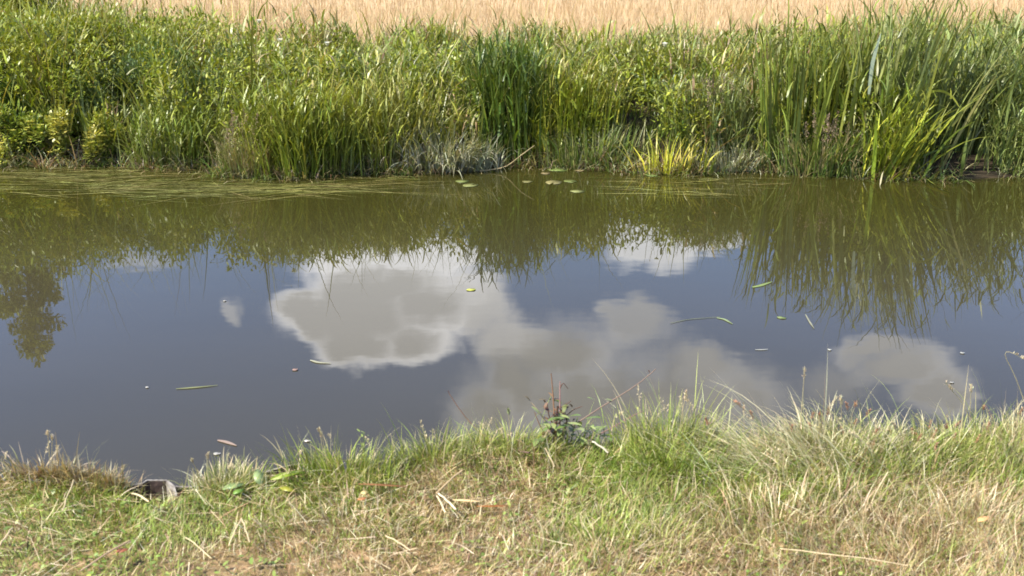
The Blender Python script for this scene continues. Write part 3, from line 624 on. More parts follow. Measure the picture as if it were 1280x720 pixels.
prof = [(-500, 606), (120, 605), (178, 603), (184, 601), (208, 601), (216, 606), (250, 606), (256, 600), (296, 597), (330, 590), (352, 586), (373, 583), (380, 590), (440, 592), (446, 588), (520, 580)]
pt0 = np.array([spot(a, b, z=.35)[:2] for a, b in prof])
tt = np.concatenate([[0], np.cumsum(np.linalg.norm(np.diff(pt0, axis=0), axis=1))]); q = np.unique(np.concatenate([tt, np.arange(tt[0], tt[-1], .03)]))
pt = np.stack([np.interp(q, tt, pt0[:, i]) for i in range(2)], -1)
zt = np.interp(q, tt, [.31, .315, .345, .350, .350, .342, .340, .325, .335, .346, .354, .355, .325, .32, .32, .32])
strip(pt, -.6, zt, .006, M_RUST_SHADED, 'corrugated_sheet', pil, PO)
strip(pt, zt+.0005, zt+.003, .006, M_STEEL_LIT, 'rim', pil, PO)
w0 = spot(208.6, 600.6, z=.354)[:2]; w1 = spot(217, 606.6, z=.354)[:2]; w2 = spot(219.5, 613, z=.354)[:2]
strip([w0, w1, w2], .20, np.array([.354, .352, .335]), .007, M_STEEL_LIT, 'lit_tone_web', pil, PO)  # web turned to the sun, its brightness painted by the paler steel

# ------------------------------------------------------------------ near bank grass (stuff)
B = Blades()
def near_pts(n, x0=-2.9, x1=2.9, y0=1.9, back=.0):
    x = RNG.uniform(x0, x1, n); y = y0+(edge(x)+back-y0)*RNG.random(n); return x, y
x, y = near_pts(215000); 
wet = fbm(x*1.6+4, y*2.2, 4)
soil = np.exp(-(((x-spot(240, 712, z=.35)[0])/.33)**2+((y-spot(240, 712, z=.35)[1])/.11)**2))
keep = RNG.random(len(x)) > soil*.8
gapm = np.exp(-(((x-GAP[0])/.08)**2+((y-GAP[1]-.0)/.085)**2)); keep &= RNG.random(len(x)) > gapm*1.6
g2 = spot(226, 612, z=.35); keep &= RNG.random(len(x)) > 1.2*np.exp(-(((x-g2[0])/.06)**2+((y-g2[1])/.035)**2)); g2 = spot(352, 592, z=.35); keep &= RNG.random(len(x)) > 1.4*np.exp(-(((x-g2[0])/.075)**2+((y-g2[1])/.03)**2))
x, y, wet, gapm = x[keep], y[keep], wet[keep], gapm[keep]; n = len(x)
sdist = edge(x)-y
right = np.clip((x+.1)/1.2, 0, 1); cen = np.exp(-(((x-.15)/.55)**2+((y-3.25)/.32)**2))
dryp = np.clip(.46+(.50-wet)*3.0+.22*right-.32*cen+.5*(fbm(x*7+3, y*7, 2)-.5), .12, .80)
isdry = RNG.random(n) < dryp
hm = np.interp(sdist, [0, .12, .35, .8], [.040, .036, .027, .024])*(1+1.15*right+.5*cen)*(.7+.7*fbm(x*3, y*3+7))*(1-.6*np.clip(gapm, 0, 1))
h = hm*np.exp(RNG.normal(0, .35, n))*np.where(isdry, 1.25, 1)
ln = np.where(isdry, np.abs(RNG.normal(.95, .4, n)), np.abs(RNG.normal(.45, .3, n))); ln = np.clip(ln, 0, 1.5)
flow = 2*PI*fbm(x*2.1, y*2.1+60, 2)*1.6; az = flow+RNG.normal(0, 1.1, n)
c = np.where(isdry[:, None], mixcol(n, [(4, (.50, .39, .22)), (3, (.40, .28, .15)), (2, (.68, .60, .40)), (1.6, (.24, .14, .08))], .14),
             mixcol(n, [(5, (.22, .285, .042)), (3, (.31, .36, .08)), (2.5, (.13, .20, .028)), (1, (.38, .35, .13))], .14))
B.add(np.stack([x, y, near_z(x, y)-.004], -1), h, np.where(isdry, .0022, .0026)*np.exp(RNG.normal(0, .25, n)), az, ln, np.where(isdry, RNG.normal(.6, 1.5, n), np.abs(RNG.normal(1.2, .8, n))), c, segs=4, twist=RNG.normal(0, .8, n), power=1.2)
tag(B.build('bank_turf', M_LEAF), 'short mixed green and straw coloured turf of the near bank', 'grass', kind='stuff')

# loose straw lying on top
B = Blades(); x, y = near_pts(4300, back=-.02); n = len(x)
k = (fbm(x*1.3+4, y*1.8, 4) < .56) | (RNG.random(n) < .35); x, y = x[k], y[k]; n = len(x)
B.add(np.stack([x, y, near_z(x, y)+RNG.uniform(.008, .045, n)], -1), RNG.uniform(.03, .12, n), RNG.uniform(.0012, .0028, n), RNG.random(n)*2*PI, RNG.normal(1.5, .16, n), RNG.normal(.1, .25, n),
      mixcol(n, [(4, (.62, .50, .29)), (3, (.52, .40, .21)), (2, (.72, .63, .43)), (1, (.35, .22, .12))], .12), segs=4, prof='stem')
tag(B.build('loose_straw', M_DRY), 'cut pale straw strewn over the near bank', 'straw', kind='stuff')

# clover and tiny broad leaves in the turf
B = Blades(); x, y = near_pts(5200, back=-.02); k = fbm(x*2.4+44, y*2.4, 3) > .52; x, y = x[k], y[k]; n = len(x)
B.add(np.stack([x, y, near_z(x, y)+RNG.uniform(.006, .03, n)], -1), RNG.uniform(.010, .026, n), RNG.uniform(.006, .014, n), RNG.random(n)*2*PI, RNG.uniform(.7, 1.5, n), .4,
      mixcol(n, [(4, (.18, .26, .05)), (3, (.24, .31, .07)), (1, (.34, .38, .10))], .12), segs=3, prof='leaf')
tag(B.build('turf_weeds', M_LEAF), 'tiny round leaved weeds in the near turf', 'weeds', kind='stuff')

# ------------------------------------------------------------------ near tufts one can tell apart
def tuft(label, px, row, rx, ry, n, h, pal, w=.0032, lean=.3, droop=.7, bias=None, heads=0, name='grass_tuft', headcol=(.42, .24, .14), fine=0, hvar=.3, group='grass tufts on the near bank edge', z=.35, headh=(1.0, 1.5)):
    o = spot(px, row, z=z); o[2] = float(near_z(o[0], min(o[1], edge(o[0])-.01))); root = empty(name, o, label, 'grass tuft', group)
    B = Blades(); x = o[0]+RNG.normal(0, rx*.5, n); y = np.minimum(o[1]+RNG.normal(0, ry*.5, n), edge(x)+.015)
    base = np.stack([x, y, np.maximum(near_z(x, np.minimum(y, edge(x)-.002)), .2)-.005], -1)-o
    ang = np.arctan2((y-o[1]), (x-o[0]))+RNG.normal(0, .9, n); ln = np.abs(RNG.normal(0, lean, n))
    if bias is not None:
        vx = ln*np.cos(ang)+bias[0]; vy = ln*np.sin(ang)+bias[1]; ang = np.arctan2(vy, vx); ln = np.hypot(vx, vy)
    B.add(base, h*np.exp(RNG.normal(0, hvar, n)), w*np.exp(RNG.normal(0, .3, n)), ang, ln, np.abs(RNG.normal(droop, droop*.6, n)), mixcol(n, pal, .14), segs=6, twist=RNG.normal(0, .8, n), tip=((.5, .38, .18), RNG.random(n)*.5))
    B.build('blades', M_LEAF, root)
    if heads or fine:
        E = Blades()
        for i in range(heads+fine):
            b = np.array((RNG.normal(0, rx*.45), min(RNG.normal(0, ry*.4), edge(o[0])-o[1]), 0)); hh = h*RNG.uniform(*headh)
            az = RNG.random()*2*PI; le = abs(RNG.normal(.22, .15))
            if bias is not None: az = math.atan2(bias[1]+.3*math.sin(az), bias[0]+.3*math.cos(az))
            if i < heads: panicle(E, b, hh, le, az, headcol, n=60, length=.028, size=.007, spread=.007, stemcol=(.45, .38, .20), sw=.0020, droop=.3)
            else: panicle(E, b, hh*1.1, le, az, (.50, .42, .25), n=26, length=hh*.3, size=.007, spread=.012, stemcol=(.50, .42, .24), sw=.0016, droop=.5)
        E.build('seed_heads', M_DRY, root)
    return root
NG = [(4, (.24, .31, .045)), (3, (.34, .40, .09)), (1.5, (.13, .20, .03)), (2.5, (.50, .44, .25))]
NM = [(3, (.25, .30, .08)), (3, (.50, .43, .25)), (3, (.66, .60, .41)), (2, (.36, .38, .15)), (1.5, (.14, .19, .04))]
ND = [(4, (.54, .44, .26)), (3, (.42, .31, .17)), (2, (.70, .62, .42)), (1.5, (.25, .28, .09)), (1.2, (.26, .15, .09))]
tuft('rust tinged dry tuft at the left, a thin stalk standing over it', 70, 592, .24, .12, 700, .080, ND, lean=.5, fine=5)
tuft('dry straw coloured tuft just left of the steel edging gap', 132, 596, .15, .10, 500, .072, ND, lean=.4, fine=3)
tuft('small green and straw tuft right of the steel edging gap', 272, 606, .12, .08, 420, .08, NM, lean=.4, fine=3, headh=(.9, 1.4))
tuft('green tuft on the edging left of the big leaf', 300, 600, .10, .06, 240, .065, NG, lean=.35, fine=2)
tuft('lush green tuft right of the exposed edging, two thin stalks above it', 430, 590, .20, .12, 700, .10, NG, lean=.4, fine=4)
tuft('green tuft left of the centre standing over the water, with a leafy tip', 545, 578, .15, .10, 520, .10, NG, lean=.45, fine=3)
tuft('broad green tuft in front of the dark dead stems', 640, 566, .28, .10, 900, .085, NG, lean=.5, fine=4)
tuft('soft green tuft right of the dead stems, thin stalks over the water', 835, 566, .20, .10, 720, .135, NG, lean=.35, fine=8, headh=(1.0, 1.7))
tuft('long bleached grass swept to the left, right of the centre', 985, 582, .34, .18, 1200, .16, [(4, (.62, .57, .36)), (3, (.38, .38, .17)), (2, (.20, .25, .08)), (2, (.60, .54, .34))], w=.0034, lean=.3, droop=.8, bias=(-.55, .15), heads=3, fine=6, headh=(.8, 1.15))
tuft('green tuft with rust coloured plantain heads, middle of the right half', 1045, 568, .20, .12, 640, .115, NM, lean=.3, heads=7, fine=4, headh=(1.0, 1.7))
tuft('pale grass leaning right beside a reddish dead head', 1122, 578, .20, .12, 560, .10, NM, lean=.35, bias=(.25, 0), heads=4, fine=5)
tuft('thick green grass hummock with plantain heads near the right edge', 1195, 570, .28, .18, 1150, .110, [(4, (.22, .28, .055)), (3, (.34, .38, .11)), (2, (.56, .50, .29))], lean=.35, heads=8, fine=6, headh=(.9, 1.3))
tuft('tall green and straw grass in the right corner above the bank', 1275, 562, .26, .20, 900, .11, NM, lean=.35, heads=5, fine=6, headh=(.9, 1.35))
tuft('bright long green blades fanning left in front of the soft green tuft', 830, 595, .18, .08, 320, .115, [(4, (.19, .28, .04)), (2, (.30, .36, .08))], lean=.35, droop=1.0, bias=(-.1, -.15))
tuft('tall straw grass in the lower right corner of the picture', 1230, 660, .34, .18, 800, .085, ND, lean=.5)
tuft('upright pale stalks of dry grass, foreground right of centre', 980, 655, .40, .20, 800, .085, ND, lean=.45)
tuft('green grass patch at the bottom, right of centre', 760, 680, .34, .16, 800, .055, NG, lean=.55)
tuft('flat tousled straw patch, left of centre in the foreground', 440, 655, .34, .16, 900, .055, ND, lean=.8)

# tall single grass stalks against the water
def seedstalk(label, pts, r=.0014, col=(.46, .40, .22), head=None, group='lone stalks standing over the near bank', n=40):
    y0 = spot(pts[0][0], pts[0][1], z=.36)[1]; y0 = min(y0, edge(spot(pts[0][0], pts[0][1], z=.36)[0])-.01)
    P = np.array([spot(a, b, y=y0-.01*i) for i, (a, b) in enumerate(pts)]); P[0][2] = float(near_z(P[0][0], P[0][1]))-.01
    root = empty('grass_stalk', P[0], label, 'grass stalk', group)
    t = np.linspace(0, len(P)-1, 12); Q_ = np.stack([np.interp(t, np.arange(len(P)), P[:, i]) for i in range(3)], -1)-P[0]
    for _ in range(2): Q_[1:-1] = .25*Q_[:-2]+.5*Q_[1:-1]+.25*Q_[2:]
    S = Tubes(); S.add(Q_, np.linspace(r, r*.55, 12), col, 5); S.build('stem', M_DRY, root)
    if head:
        E = Blades(); q = Q_[-3:]; k = RNG.random(n)*2; c = np.stack([np.interp(k, [0, 1, 2], q[:, i]) for i in range(3)], -1)+RNG.normal(0, head[1], (n, 3))
        E.add(c, .009, .0034, RNG.random(n)*6, RNG.random(n)*1.2, .2, mixcol(n, [(1, head[0])], .18), segs=2, prof='leaf'); E.build('seed_head', M_DRY, root)
RU = (.42, .24, .14); TA = (.50, .42, .26)
for lab, pts, hd in (('tall bent stalk with a drooping tan head at the right picture edge', [(1300, 520), (1272, 472), (1252, 441), (1262, 438), (1285, 452)], (TA, .002)),
                     ('straight pale stalk leaning left over the right cloud reflection', [(1232, 545), (1205, 505), (1182, 479)], (TA, .002)),
                     ('thin upright stalk with a feathery tip left of the right corner', [(1214, 540), (1213, 505), (1214, 482)], (TA, .003)),
                     ('upright green stalk with a pale tip, middle of the right half', [(1050, 560), (1052, 520), (1051, 497)], (TA, .002)),
                     ('stalk with a rust head bent right, beside the pale tipped one', [(1062, 560), (1064, 520), (1071, 503)], (RU, .002)),
                     ('very thin tall stalk with a faint tip over the right cloud', [(998, 560), (1003, 500), (1006, 460)], (TA, .0012)),
                     ('stalk with a fuzzy rust head left of the bleached grass', [(985, 575), (955, 530), (917, 502)], (RU, .002)),
                     ('thin fork tipped stalk over the water right of the dead stems', [(872, 560), (866, 520), (856, 493)], (TA, .002)),
                     ('thin pale stalk right of the long arching twig', [(846, 565), (852, 520), (858, 490)], (TA, .0015)),
                     ('thin stalk standing over the dry tuft at the left', [(60, 580), (61, 555), (59, 540)], (TA, .001)),
                     ('second thin stalk over the dry tuft at the left, a little shorter', [(62, 585), (65, 560), (65, 545)], (TA, .001)),
                     ('curved pale stalk over the straw tuft right of the steel edging', [(254, 600), (245, 585), (239, 575)], (TA, .001)),
                     ('upright pale stalk over the straw tuft right of the steel edging', [(260, 600), (259, 585), (260, 567)], (TA, .001)),
                     ('tall thin stalk above the lush green tuft, left of a pair', [(405, 575), (402, 550), (398, 536)], (TA, .001)),
                     ('tall thin stalk above the lush green tuft, right of a pair', [(410, 575), (405, 555), (401, 541)], (TA, .001)),
                     ('thin green stalk over the water left of the dead stems', [(640, 560), (637, 530), (635, 512)], ((.25, .28, .12), .002)),
                     ('pair tip stalk leaning left near the reddish dead head', [(1150, 580), (1130, 555), (1115, 528)], (TA, .002)),
                     ('pale stalk crossing right of the reddish dead head', [(1110, 590), (1090, 560), (1062, 540)], (TA, .002)),
                     ('short stalk with a rust head standing on the right hummock', [(1181, 555), (1182, 542), (1183, 532)], (RU, .0025)),
                     ('short rust headed stalk leaning left on the right hummock', [(1160, 560), (1150, 550), (1142, 542)], (RU, .0025)),
                     ('rust headed stalk at the top of the right corner grass', [(1232, 535), (1230, 520), (1229, 508)], (RU, .0025)),
                     ('rust headed stalk left of the green stalk in the right half', [(1025, 560), (1025, 535), (1024, 517)], (RU, .0015))):
    seedstalk(lab, pts, head=hd)

# dead dark stems with leaves (centre)
L_extra = []
def near_y(px, row=548): 
    p = spot(px, row, z=.36); return min(p[1], float(edge(p[0]))-.01)
def branchy(name, label, cat, curves, leaves, col, pal, rads, leafsize=.03, extra=None, group=None):
    P0 = curves[0][0]; root = empty(name, P0, label, cat, group); S = Tubes()
    for c, r, cc in zip(curves, rads, col):
        c = np.asarray(c, float); t = np.linspace(0, len(c)-1, 12); q = np.stack([np.interp(t, np.arange(len(c)), c[:, i]) for i in range(3)], -1)
        for _ in range(2): q[1:-1] = .25*q[:-2]+.5*q[1:-1]+.25*q[2:]
        S.add(q-P0, np.linspace(r, r*.5, 12), cc, 6)
    S.build('stems', M_STEM, root)
    L = Blades()
    for (p, ln_, az, le, c) in leaves:
        L.add([np.asarray(p)-P0], ln_, ln_*.38, az, le, .6, [c], segs=6, prof='leaf', twist=RNG.normal(0, .4))
    if leaves: L.build('leaves', M_LEAF, root)
    return root
yy = near_y(695); sp = lambda a, b, dy=0: spot(a, b, y=yy+dy)
dark = (.085, .045, .03); red = (.22, .12, .07); grn = (.13, .18, .04)
cur = [[sp(695, 560), sp(693, 520), sp(691, 490), sp(689, 467)], [sp(699, 560), sp(700, 520), sp(700, 495), sp(700, 477)], [sp(692, 560), sp(695, 530), sp(697, 508)],
       [sp(684, 530), sp(672, 512), sp(664, 503)], [sp(700, 485), sp(704, 478), sp(710, 486)], [sp(700, 510), sp(708, 505), sp(714, 501)], [sp(703, 545), sp(710, 525), sp(698, 508)],
       [sp(690, 550), sp(676, 535), sp(668, 515)], [sp(697, 530), sp(716, 512), sp(728, 508)], [sp(696, 540), sp(686, 520), sp(684, 505)]]
lv = []
for a, b in ((688, 500), (692, 497), (702, 504), (704, 512), (690, 515), (697, 520), (685, 525), (704, 528), (690, 535), (708, 522), (712, 530), (684, 545), (700, 540), (712, 545), (690, 538), (694, 545), (698, 533), (688, 550), (696, 552), (704, 545), (708, 538), (692, 525), (698, 545), (686, 535), (700, 525), (694, 515)):
    lv.append((sp(a, b, RNG.normal(0, .01)), RNG.uniform(.02, .036), RNG.random()*6, RNG.uniform(.6, 2.2), [dark, (.12, .09, .04), grn, (.17, .10, .05)][RNG.integers(4)]))
branchy('dead_weed', 'dark brown dead weed with reddish stems standing at the bank edge in the centre', 'dead weed', cur, lv, [red, (.30, .17, .15), dark, (.34, .26, .16), dark, dark, dark, red, dark, dark], None, [.0038, .0036, .0065, .003, .0022, .002, .0042, .0025, .0022, .003])
# pale broad leaves beside it
lv = []
for i in range(64):
    lvd = (sp(698+RNG.normal(0, 13), RNG.uniform(498, 560), RNG.normal(-.01, .02)), RNG.uniform(.012, .028), RNG.random()*6, RNG.uniform(.6, 2.4), [dark, (.12, .09, .04), (.16, .09, .05), (.14, .16, .05)][RNG.integers(4)])
    L_extra.append(lvd)
L_extra = [(p, l*1.35, a, e, c) for (p, l, a, e, c) in L_extra]
for i in range(60):
    a = RNG.uniform(668, 766); b = RNG.uniform(518, 565)+max(0, a-725)*.6
    lv.append((sp(a, b, RNG.normal(-.04, .03)), RNG.uniform(.03, .06), RNG.normal(-.9, 1.0), RNG.uniform(.5, 1.7), [(.18, .24, .07), (.27, .32, .12), (.12, .18, .04)][RNG.integers(3)]))
branchy('leafy_weed', 'pale green leafy weed leaning right beside the dead stems', 'weed', [[sp(712, 565), sp(716, 540), sp(722, 522)], [sp(706, 565), sp(730, 545), sp(742, 530)]], lv, [grn, grn], None, [.003, .003])
dw = [o for o in COL.objects if o.name == 'dead_weed'][0]; _b = Blades(); _o = np.array(dw.location)
for (p, ln_, az, le, c) in L_extra: _b.add([np.asarray(p)-_o], ln_, ln_*.4, az, le, .9, [c], segs=5, prof='leaf')
_b.build('withered_leaves', M_LEAF, dw)
# long arching twig
tw = [sp(735, 520, -.02), sp(752, 508, .0), sp(775, 495, .02), sp(800, 479, .04), sp(820, 461, .06)]
tw = [np.array((sp(716, 532, -.03)))]+tw
lv = [(sp(743, 500), .028, 2.6, 1.2, (.14, .20, .05)), (sp(745, 518), .036, -.5, 1.9, (.13, .19, .04)), (sp(765, 501), .024, 2.8, 1.2, (.20, .24, .09)), (sp(764, 509), .016, 0, 2, (.26, .28, .12)), (sp(812, 466), .012, 2, .6, dark)]
branchy('bramble_twig', 'long thin twig arching up to the right over the water', 'twig', [tw], lv, [(.17, .115, .085)], None, [.0026])
tw = [sp(745, 545, -.02), sp(770, 532, 0), sp(790, 520, .01), sp(803, 514, .02)]
lv = [(sp(775, 525), .028, -.6, 1.8, (.22, .30, .07)), (sp(797, 513), .016, 1.4, .8, (.34, .34, .10)), (sp(770, 522), .016, 1.5, .5, (.28, .30, .12)), (sp(750, 545), .05, .1, 1.4, (.16, .25, .03)), (sp(765, 545), .03, .2, 1.5, (.25, .36, .05))]
branchy('bramble_twig', 'short reddish twig with a few leaves below the long arching one', 'twig', [tw], lv, [(.26, .14, .12)], None, [.002])
tw = [spot(662, 566, z=.42), spot(635, 562, y=3.48), spot(605, 547, y=3.52), spot(578, 518, y=3.58), spot(561, 491, y=3.6)]
branchy('bramble_twig', 'dark thin twig arching up to the left over the water', 'twig', [tw], [(tw[-1], .01, 2, .6, dark)], [(.12, .075, .055)], None, [.0032])
# leafy sprig at 455
y2 = near_y(455, 580); s2 = lambda a, b, dy=0: spot(a, b, y=y2+dy)
lv = [(s2(455+RNG.normal(0, 3), b), .018, RNG.random()*6, 1., (.22, .28, .07)) for b in range(540, 578, 2)]
branchy('leafy_sprig', 'small leafy green sprig standing over the water left of centre', 'weed', [[s2(457, 590), s2(456, 565), s2(455, 540)]], lv, [grn], None, [.0015])
# big leaves beside the exposed edging
def bigleaf(label, p0, az, lean, L, W, col, name='broad_leaf', group='broad leaves by the steel edging', droop=.5, cat='leaf', mat=None, tipc=None):
    B = Blades(); o = np.asarray(p0, float)
    B.add([(0, 0, 0)], L, W, az, lean, droop, [col], segs=12, prof='leaf', twist=.2, tip=(tipc, 1.) if tipc else None)
    ob = B.build(name, mat or M_LEAF); ob.location = tuple(o)
    so = ob.modifiers.new('thick', 'SOLIDIFY'); so.thickness = .0008
    return tag(ob, label, cat, group)
bigleaf('bright yellow green leaf lying against the dark edging', spot(338, 600, z=.365), .35, 1.30, .095, .036, (.24, .33, .03))
bigleaf('second bright green leaf pressed on the edging, right of the yellow green one', spot(354, 595, z=.362), .25, 1.35, .075, .032, (.19, .31, .03))
bigleaf('olive yellow leaf lying below the edging left of the lush green tuft', spot(350, 610, z=.372), -.2, 1.5, .06, .035, (.30, .30, .03))
bigleaf('pale green leaf curled up at the left of the bright leaf', spot(326, 606, z=.37), 2.0, .9, .065, .035, (.22, .29, .12))
bigleaf('pale green crinkled leaf low down between the tufts', spot(278, 612, z=.37), .4, 1.3, .07, .04, (.25, .34, .13))
bigleaf('small glossy green leaf below the pale curled one', spot(292, 618, z=.372), .9, 1.3, .04, .024, (.16, .28, .04))
bigleaf('long dark brown dead leaf lying in front of the water left of centre', spot(448, 605, z=.395), -.10, 1.55, .155, .012, (.25, .11, .04), 'dead_leaf', 'dead leaves on the near bank', .1, mat=M_DRY)
bigleaf('tan curled dead leaf with a pale left end, foreground centre', spot(566, 625, z=.39), -.12, 1.52, .085, .014, (.66, .48, .24), 'dead_leaf', 'dead leaves on the near bank', .15, mat=M_DRY)
bigleaf('dark brown half of a dead leaf, right of the tan curled one', spot(596, 633, z=.385), .0, 1.55, .10, .012, (.26, .10, .025), 'dead_leaf', 'dead leaves on the near bank', .0, mat=M_DRY)
bigleaf('small round yellow dead leaf under the long dark brown one', spot(451, 617, z=.385), .2, 1.3, .022, .022, (.62, .48, .20), 'dead_leaf', 'dead leaves on the near bank', .2, mat=M_DRY)
bigleaf('small orange brown dead leaf left of the lowest lush green blades', spot(447, 625, z=.385), .3, 1.4, .03, .018, (.42, .18, .07), 'dead_leaf', 'dead leaves on the near bank', .2, mat=M_DRY)
bigleaf('small red brown leaf lying at the bottom left corner', spot(145, 690, z=.39), .3, 1.4, .035, .02, (.30, .10, .05), 'dead_leaf', 'dead leaves on the near bank', .2, mat=M_DRY)
bigleaf('small orange dead leaf in the grass by the right edge', spot(1222, 652, z=.41), .3, 1.2, .04, .022, (.62, .36, .16), 'dead_leaf', 'dead leaves on the near bank', .3, mat=M_DRY)
# prominent straws
def straw(label, a, b, r=.0022, z=(.40, .40), col=(.66, .54, .32)):
    p0 = spot(*a, z=z[0]); p1 = spot(*b, z=z[1]); S = Tubes(); S.add(bend(p0, p1, (0, 0, .004), 7, .001)-p0, r, col, 6)
    ob = S.build('straw_stalk', M_DRY); ob.location = tuple(p0); tag(ob, label, 'straw', 'long pale straws lying on the near bank')
straw('long tan straw slanting across the bottom left turf', (100, 714), (162, 676), .0026, col=(.50, .36, .22))
straw('pale straw at the left picture edge', (0, 682), (16, 660), .0026)
straw('pale straw standing aslant left of the steel edging', (78, 639), (92, 600), .002)
straw('pale straw lying left below the edging gap', (165, 617), (186, 627), .0026)
straw('pale straw, left leg of an upside down V in the foreground', (286, 682), (302, 648), .0022, (.38, .42))
straw('pale straw, right leg of an upside down V in the foreground', (302, 648), (312, 678), .0022, (.42, .38))
straw('white straw slanting down right above the tan curled leaf', (548, 617), (570, 637), .003, col=(.72, .62, .42))
straw('white straw with a brown foot left of the tan curled leaf', (546, 620), (557, 641), .0026, col=(.70, .58, .36))
straw('tan reed piece slanting up beside the tan curled leaf', (545, 617), (578, 588), .003, (.39, .43), col=(.48, .36, .20))
straw('thin pale straw bending through the left turf', (232, 672), (264, 698), .0014)
straw('pale straw in the turf at the lower centre left', (482, 670), (513, 688), .002)
straw('pale straw upright in front of the leafy weed', (681, 560), (693, 583), .0024, (.46, .41))
straw('short white straw right of the leafy weed', (740, 552), (760, 566), .0028, (.46, .43), col=(.72, .64, .48))
straw('pale straw slanting left in the right foreground', (1040, 640), (1072, 602), .002, (.39, .45))
straw('long pale straw lying along the bottom right', (975, 686), (1135, 707), .0016, (.41, .41))
straw('pale straw standing in the lower right', (1083, 640), (1110, 590), .0022, (.38, .46))

# ------------------------------------------------------------------ light, sky and clouds
SUN_EL = 50.; SUN_AZ = -114.     # azimuth from +Y towards +X
sd_ = (math.cos(R(SUN_EL))*math.sin(R(SUN_AZ)), math.cos(R(SUN_EL))*math.cos(R(SUN_AZ)), math.sin(R(SUN_EL)))
ld = bpy.data.lights.new('sun', 'SUN'); ld.energy = 5.0; ld.angle = R(.5); ld.color = (1, .94, .82)
lo = bpy.data.objects.new('sun', ld); link(lo)
from mathutils import Vector
lo.rotation_euler = Vector(sd_).to_track_quat('Z', 'Y').to_euler(); lo.location = (-10, 0, 20)

w = bpy.data.worlds.new('World'); sc.world = w; w.use_nodes = True; nt = w.node_tree
bg = nt.nodes['Background']; L = nt.links.new
sky = N(nt, 'ShaderNodeTexSky', sky_type='NISHITA'); sky.sun_disc = False; sky.sun_elevation = R(SUN_EL); sky.sun_rotation = R(SUN_AZ); sky.air_density = 1; sky.dust_density = .3; sky.ozone_density = 3.0
def Mt(op, a, b=None, c=None, clamp=False):
    n = N(nt, 'ShaderNodeMath', operation=op); n.use_clamp = clamp
    for i, v in enumerate((a, b, c)):
        if v is None: continue
        if isinstance(v, (int, float)): n.inputs[i].default_value = v
        else: L(v, n.inputs[i])
    return n.outputs[0]
def smooth(v, a, b):
    n = N(nt, 'ShaderNodeMapRange', interpolation_type='SMOOTHSTEP'); n.inputs['From Min'].default_value = a; n.inputs['From Max'].default_value = b
    L(v, n.inputs['Value']); return n.outputs[0]
tc = N(nt, 'ShaderNodeTexCoord'); sx = N(nt, 'ShaderNodeSeparateXYZ'); L(tc.outputs['Generated'], sx.inputs[0])
yc = Mt('MAXIMUM', sx.outputs[1], .02); a_ = Mt('DIVIDE', sx.outputs[0], yc); e_ = Mt('DIVIDE', sx.outputs[2], yc)
cb = N(nt, 'ShaderNodeCombineXYZ'); L(a_, cb.inputs[0]); L(e_, cb.inputs[1])
def noise(vec, sc_, det=6, ro=.55, sclv=None):
    n = N(nt, 'ShaderNodeTexNoise'); n.inputs['Scale'].default_value = sc_; n.inputs['Detail'].default_value = det; n.inputs['Roughness'].default_value = ro; L(vec, n.inputs['Vector']); return n
n1 = noise(cb.outputs[0], 20, 6, .52); n3 = noise(cb.outputs[0], 5, 3, .5)
def off(node, amp):
    s = N(nt, 'ShaderNodeVectorMath', operation='SUBTRACT'); L(node.outputs['Color'], s.inputs[0]); s.inputs[1].default_value = (.5, .5, .5)
    k = N(nt, 'ShaderNodeVectorMath', operation='SCALE'); L(s.outputs[0], k.inputs[0]); k.inputs['Scale'].default_value = amp; return k.outputs[0]
ad = N(nt, 'ShaderNodeVectorMath', operation='ADD'); L(cb.outputs[0], ad.inputs[0]); L(off(n1, .055), ad.inputs[1])
ad2 = N(nt, 'ShaderNodeVectorMath', operation='ADD'); L(ad.outputs[0], ad2.inputs[0]); L(off(n3, .012), ad2.inputs[1])
fb = noise(cb.outputs[0], 9, 6, .6); fc = noise(ad.outputs[0], 10, 4, .5)
def sky_ae(px, row):
    u = (px-640)/F; v = (360-row)/F; d = CP+v*SP; return u/d, (SP-v*CP)/d
# clouds standing in the sky: centre, radii (as mirrored in the river), softness, opacity, rim and belly brightness
CL = [ # soft, opacity, rim, belly, [(px, row, rx, ry) ...]
    (.7, .95, 13.5, 11.5, [(480, 322, 112, 32), (420, 326, 52, 26), (560, 318, 56, 24)]),
    (.50, 1., 13.6, 6.4, [(455, 392, 110, 50), (545, 380, 86, 46), (450, 432, 66, 32), (512, 424, 62, 34),  (392, 390, 52, 40), (480, 360, 96, 30)]),
    (.8, .9, 9.5, 8.2, [(612, 390, 40, 40), (640, 425, 48, 30)]),
    (1.1, .92, 11, 5.2, [(700, 445, 74, 44), (730, 505, 130, 66), (820, 525, 130, 74), (645, 480, 52, 50), (612, 520, 50, 44)]),
    (1., .8, 9.5, 6.5, [(940, 500, 56, 50), (895, 460, 40, 28), (880, 540, 80, 40)]), (.8, .7, 9, 7, [(790, 405, 46, 28), (760, 390, 28, 16)]), (1., .5, 7.5, 6.5, [(1040, 480, 60, 30)]),
    (.9, .88, 10.5, 6.4, [(1085, 438, 48, 20), (1130, 462, 62, 25), (1170, 492, 50, 28), (1195, 505, 30, 22)]),
    (.7, .85, 12, 10, [(815, 315, 58, 28), (880, 300, 56, 20), (795, 292, 60, 18)]), (.9, .6, 8.5, 8.5, [(295, 382, 12, 16)]), (1., .4, 8, 8, [(170, 322, 40, 16)])]
alpha = None; lum = None
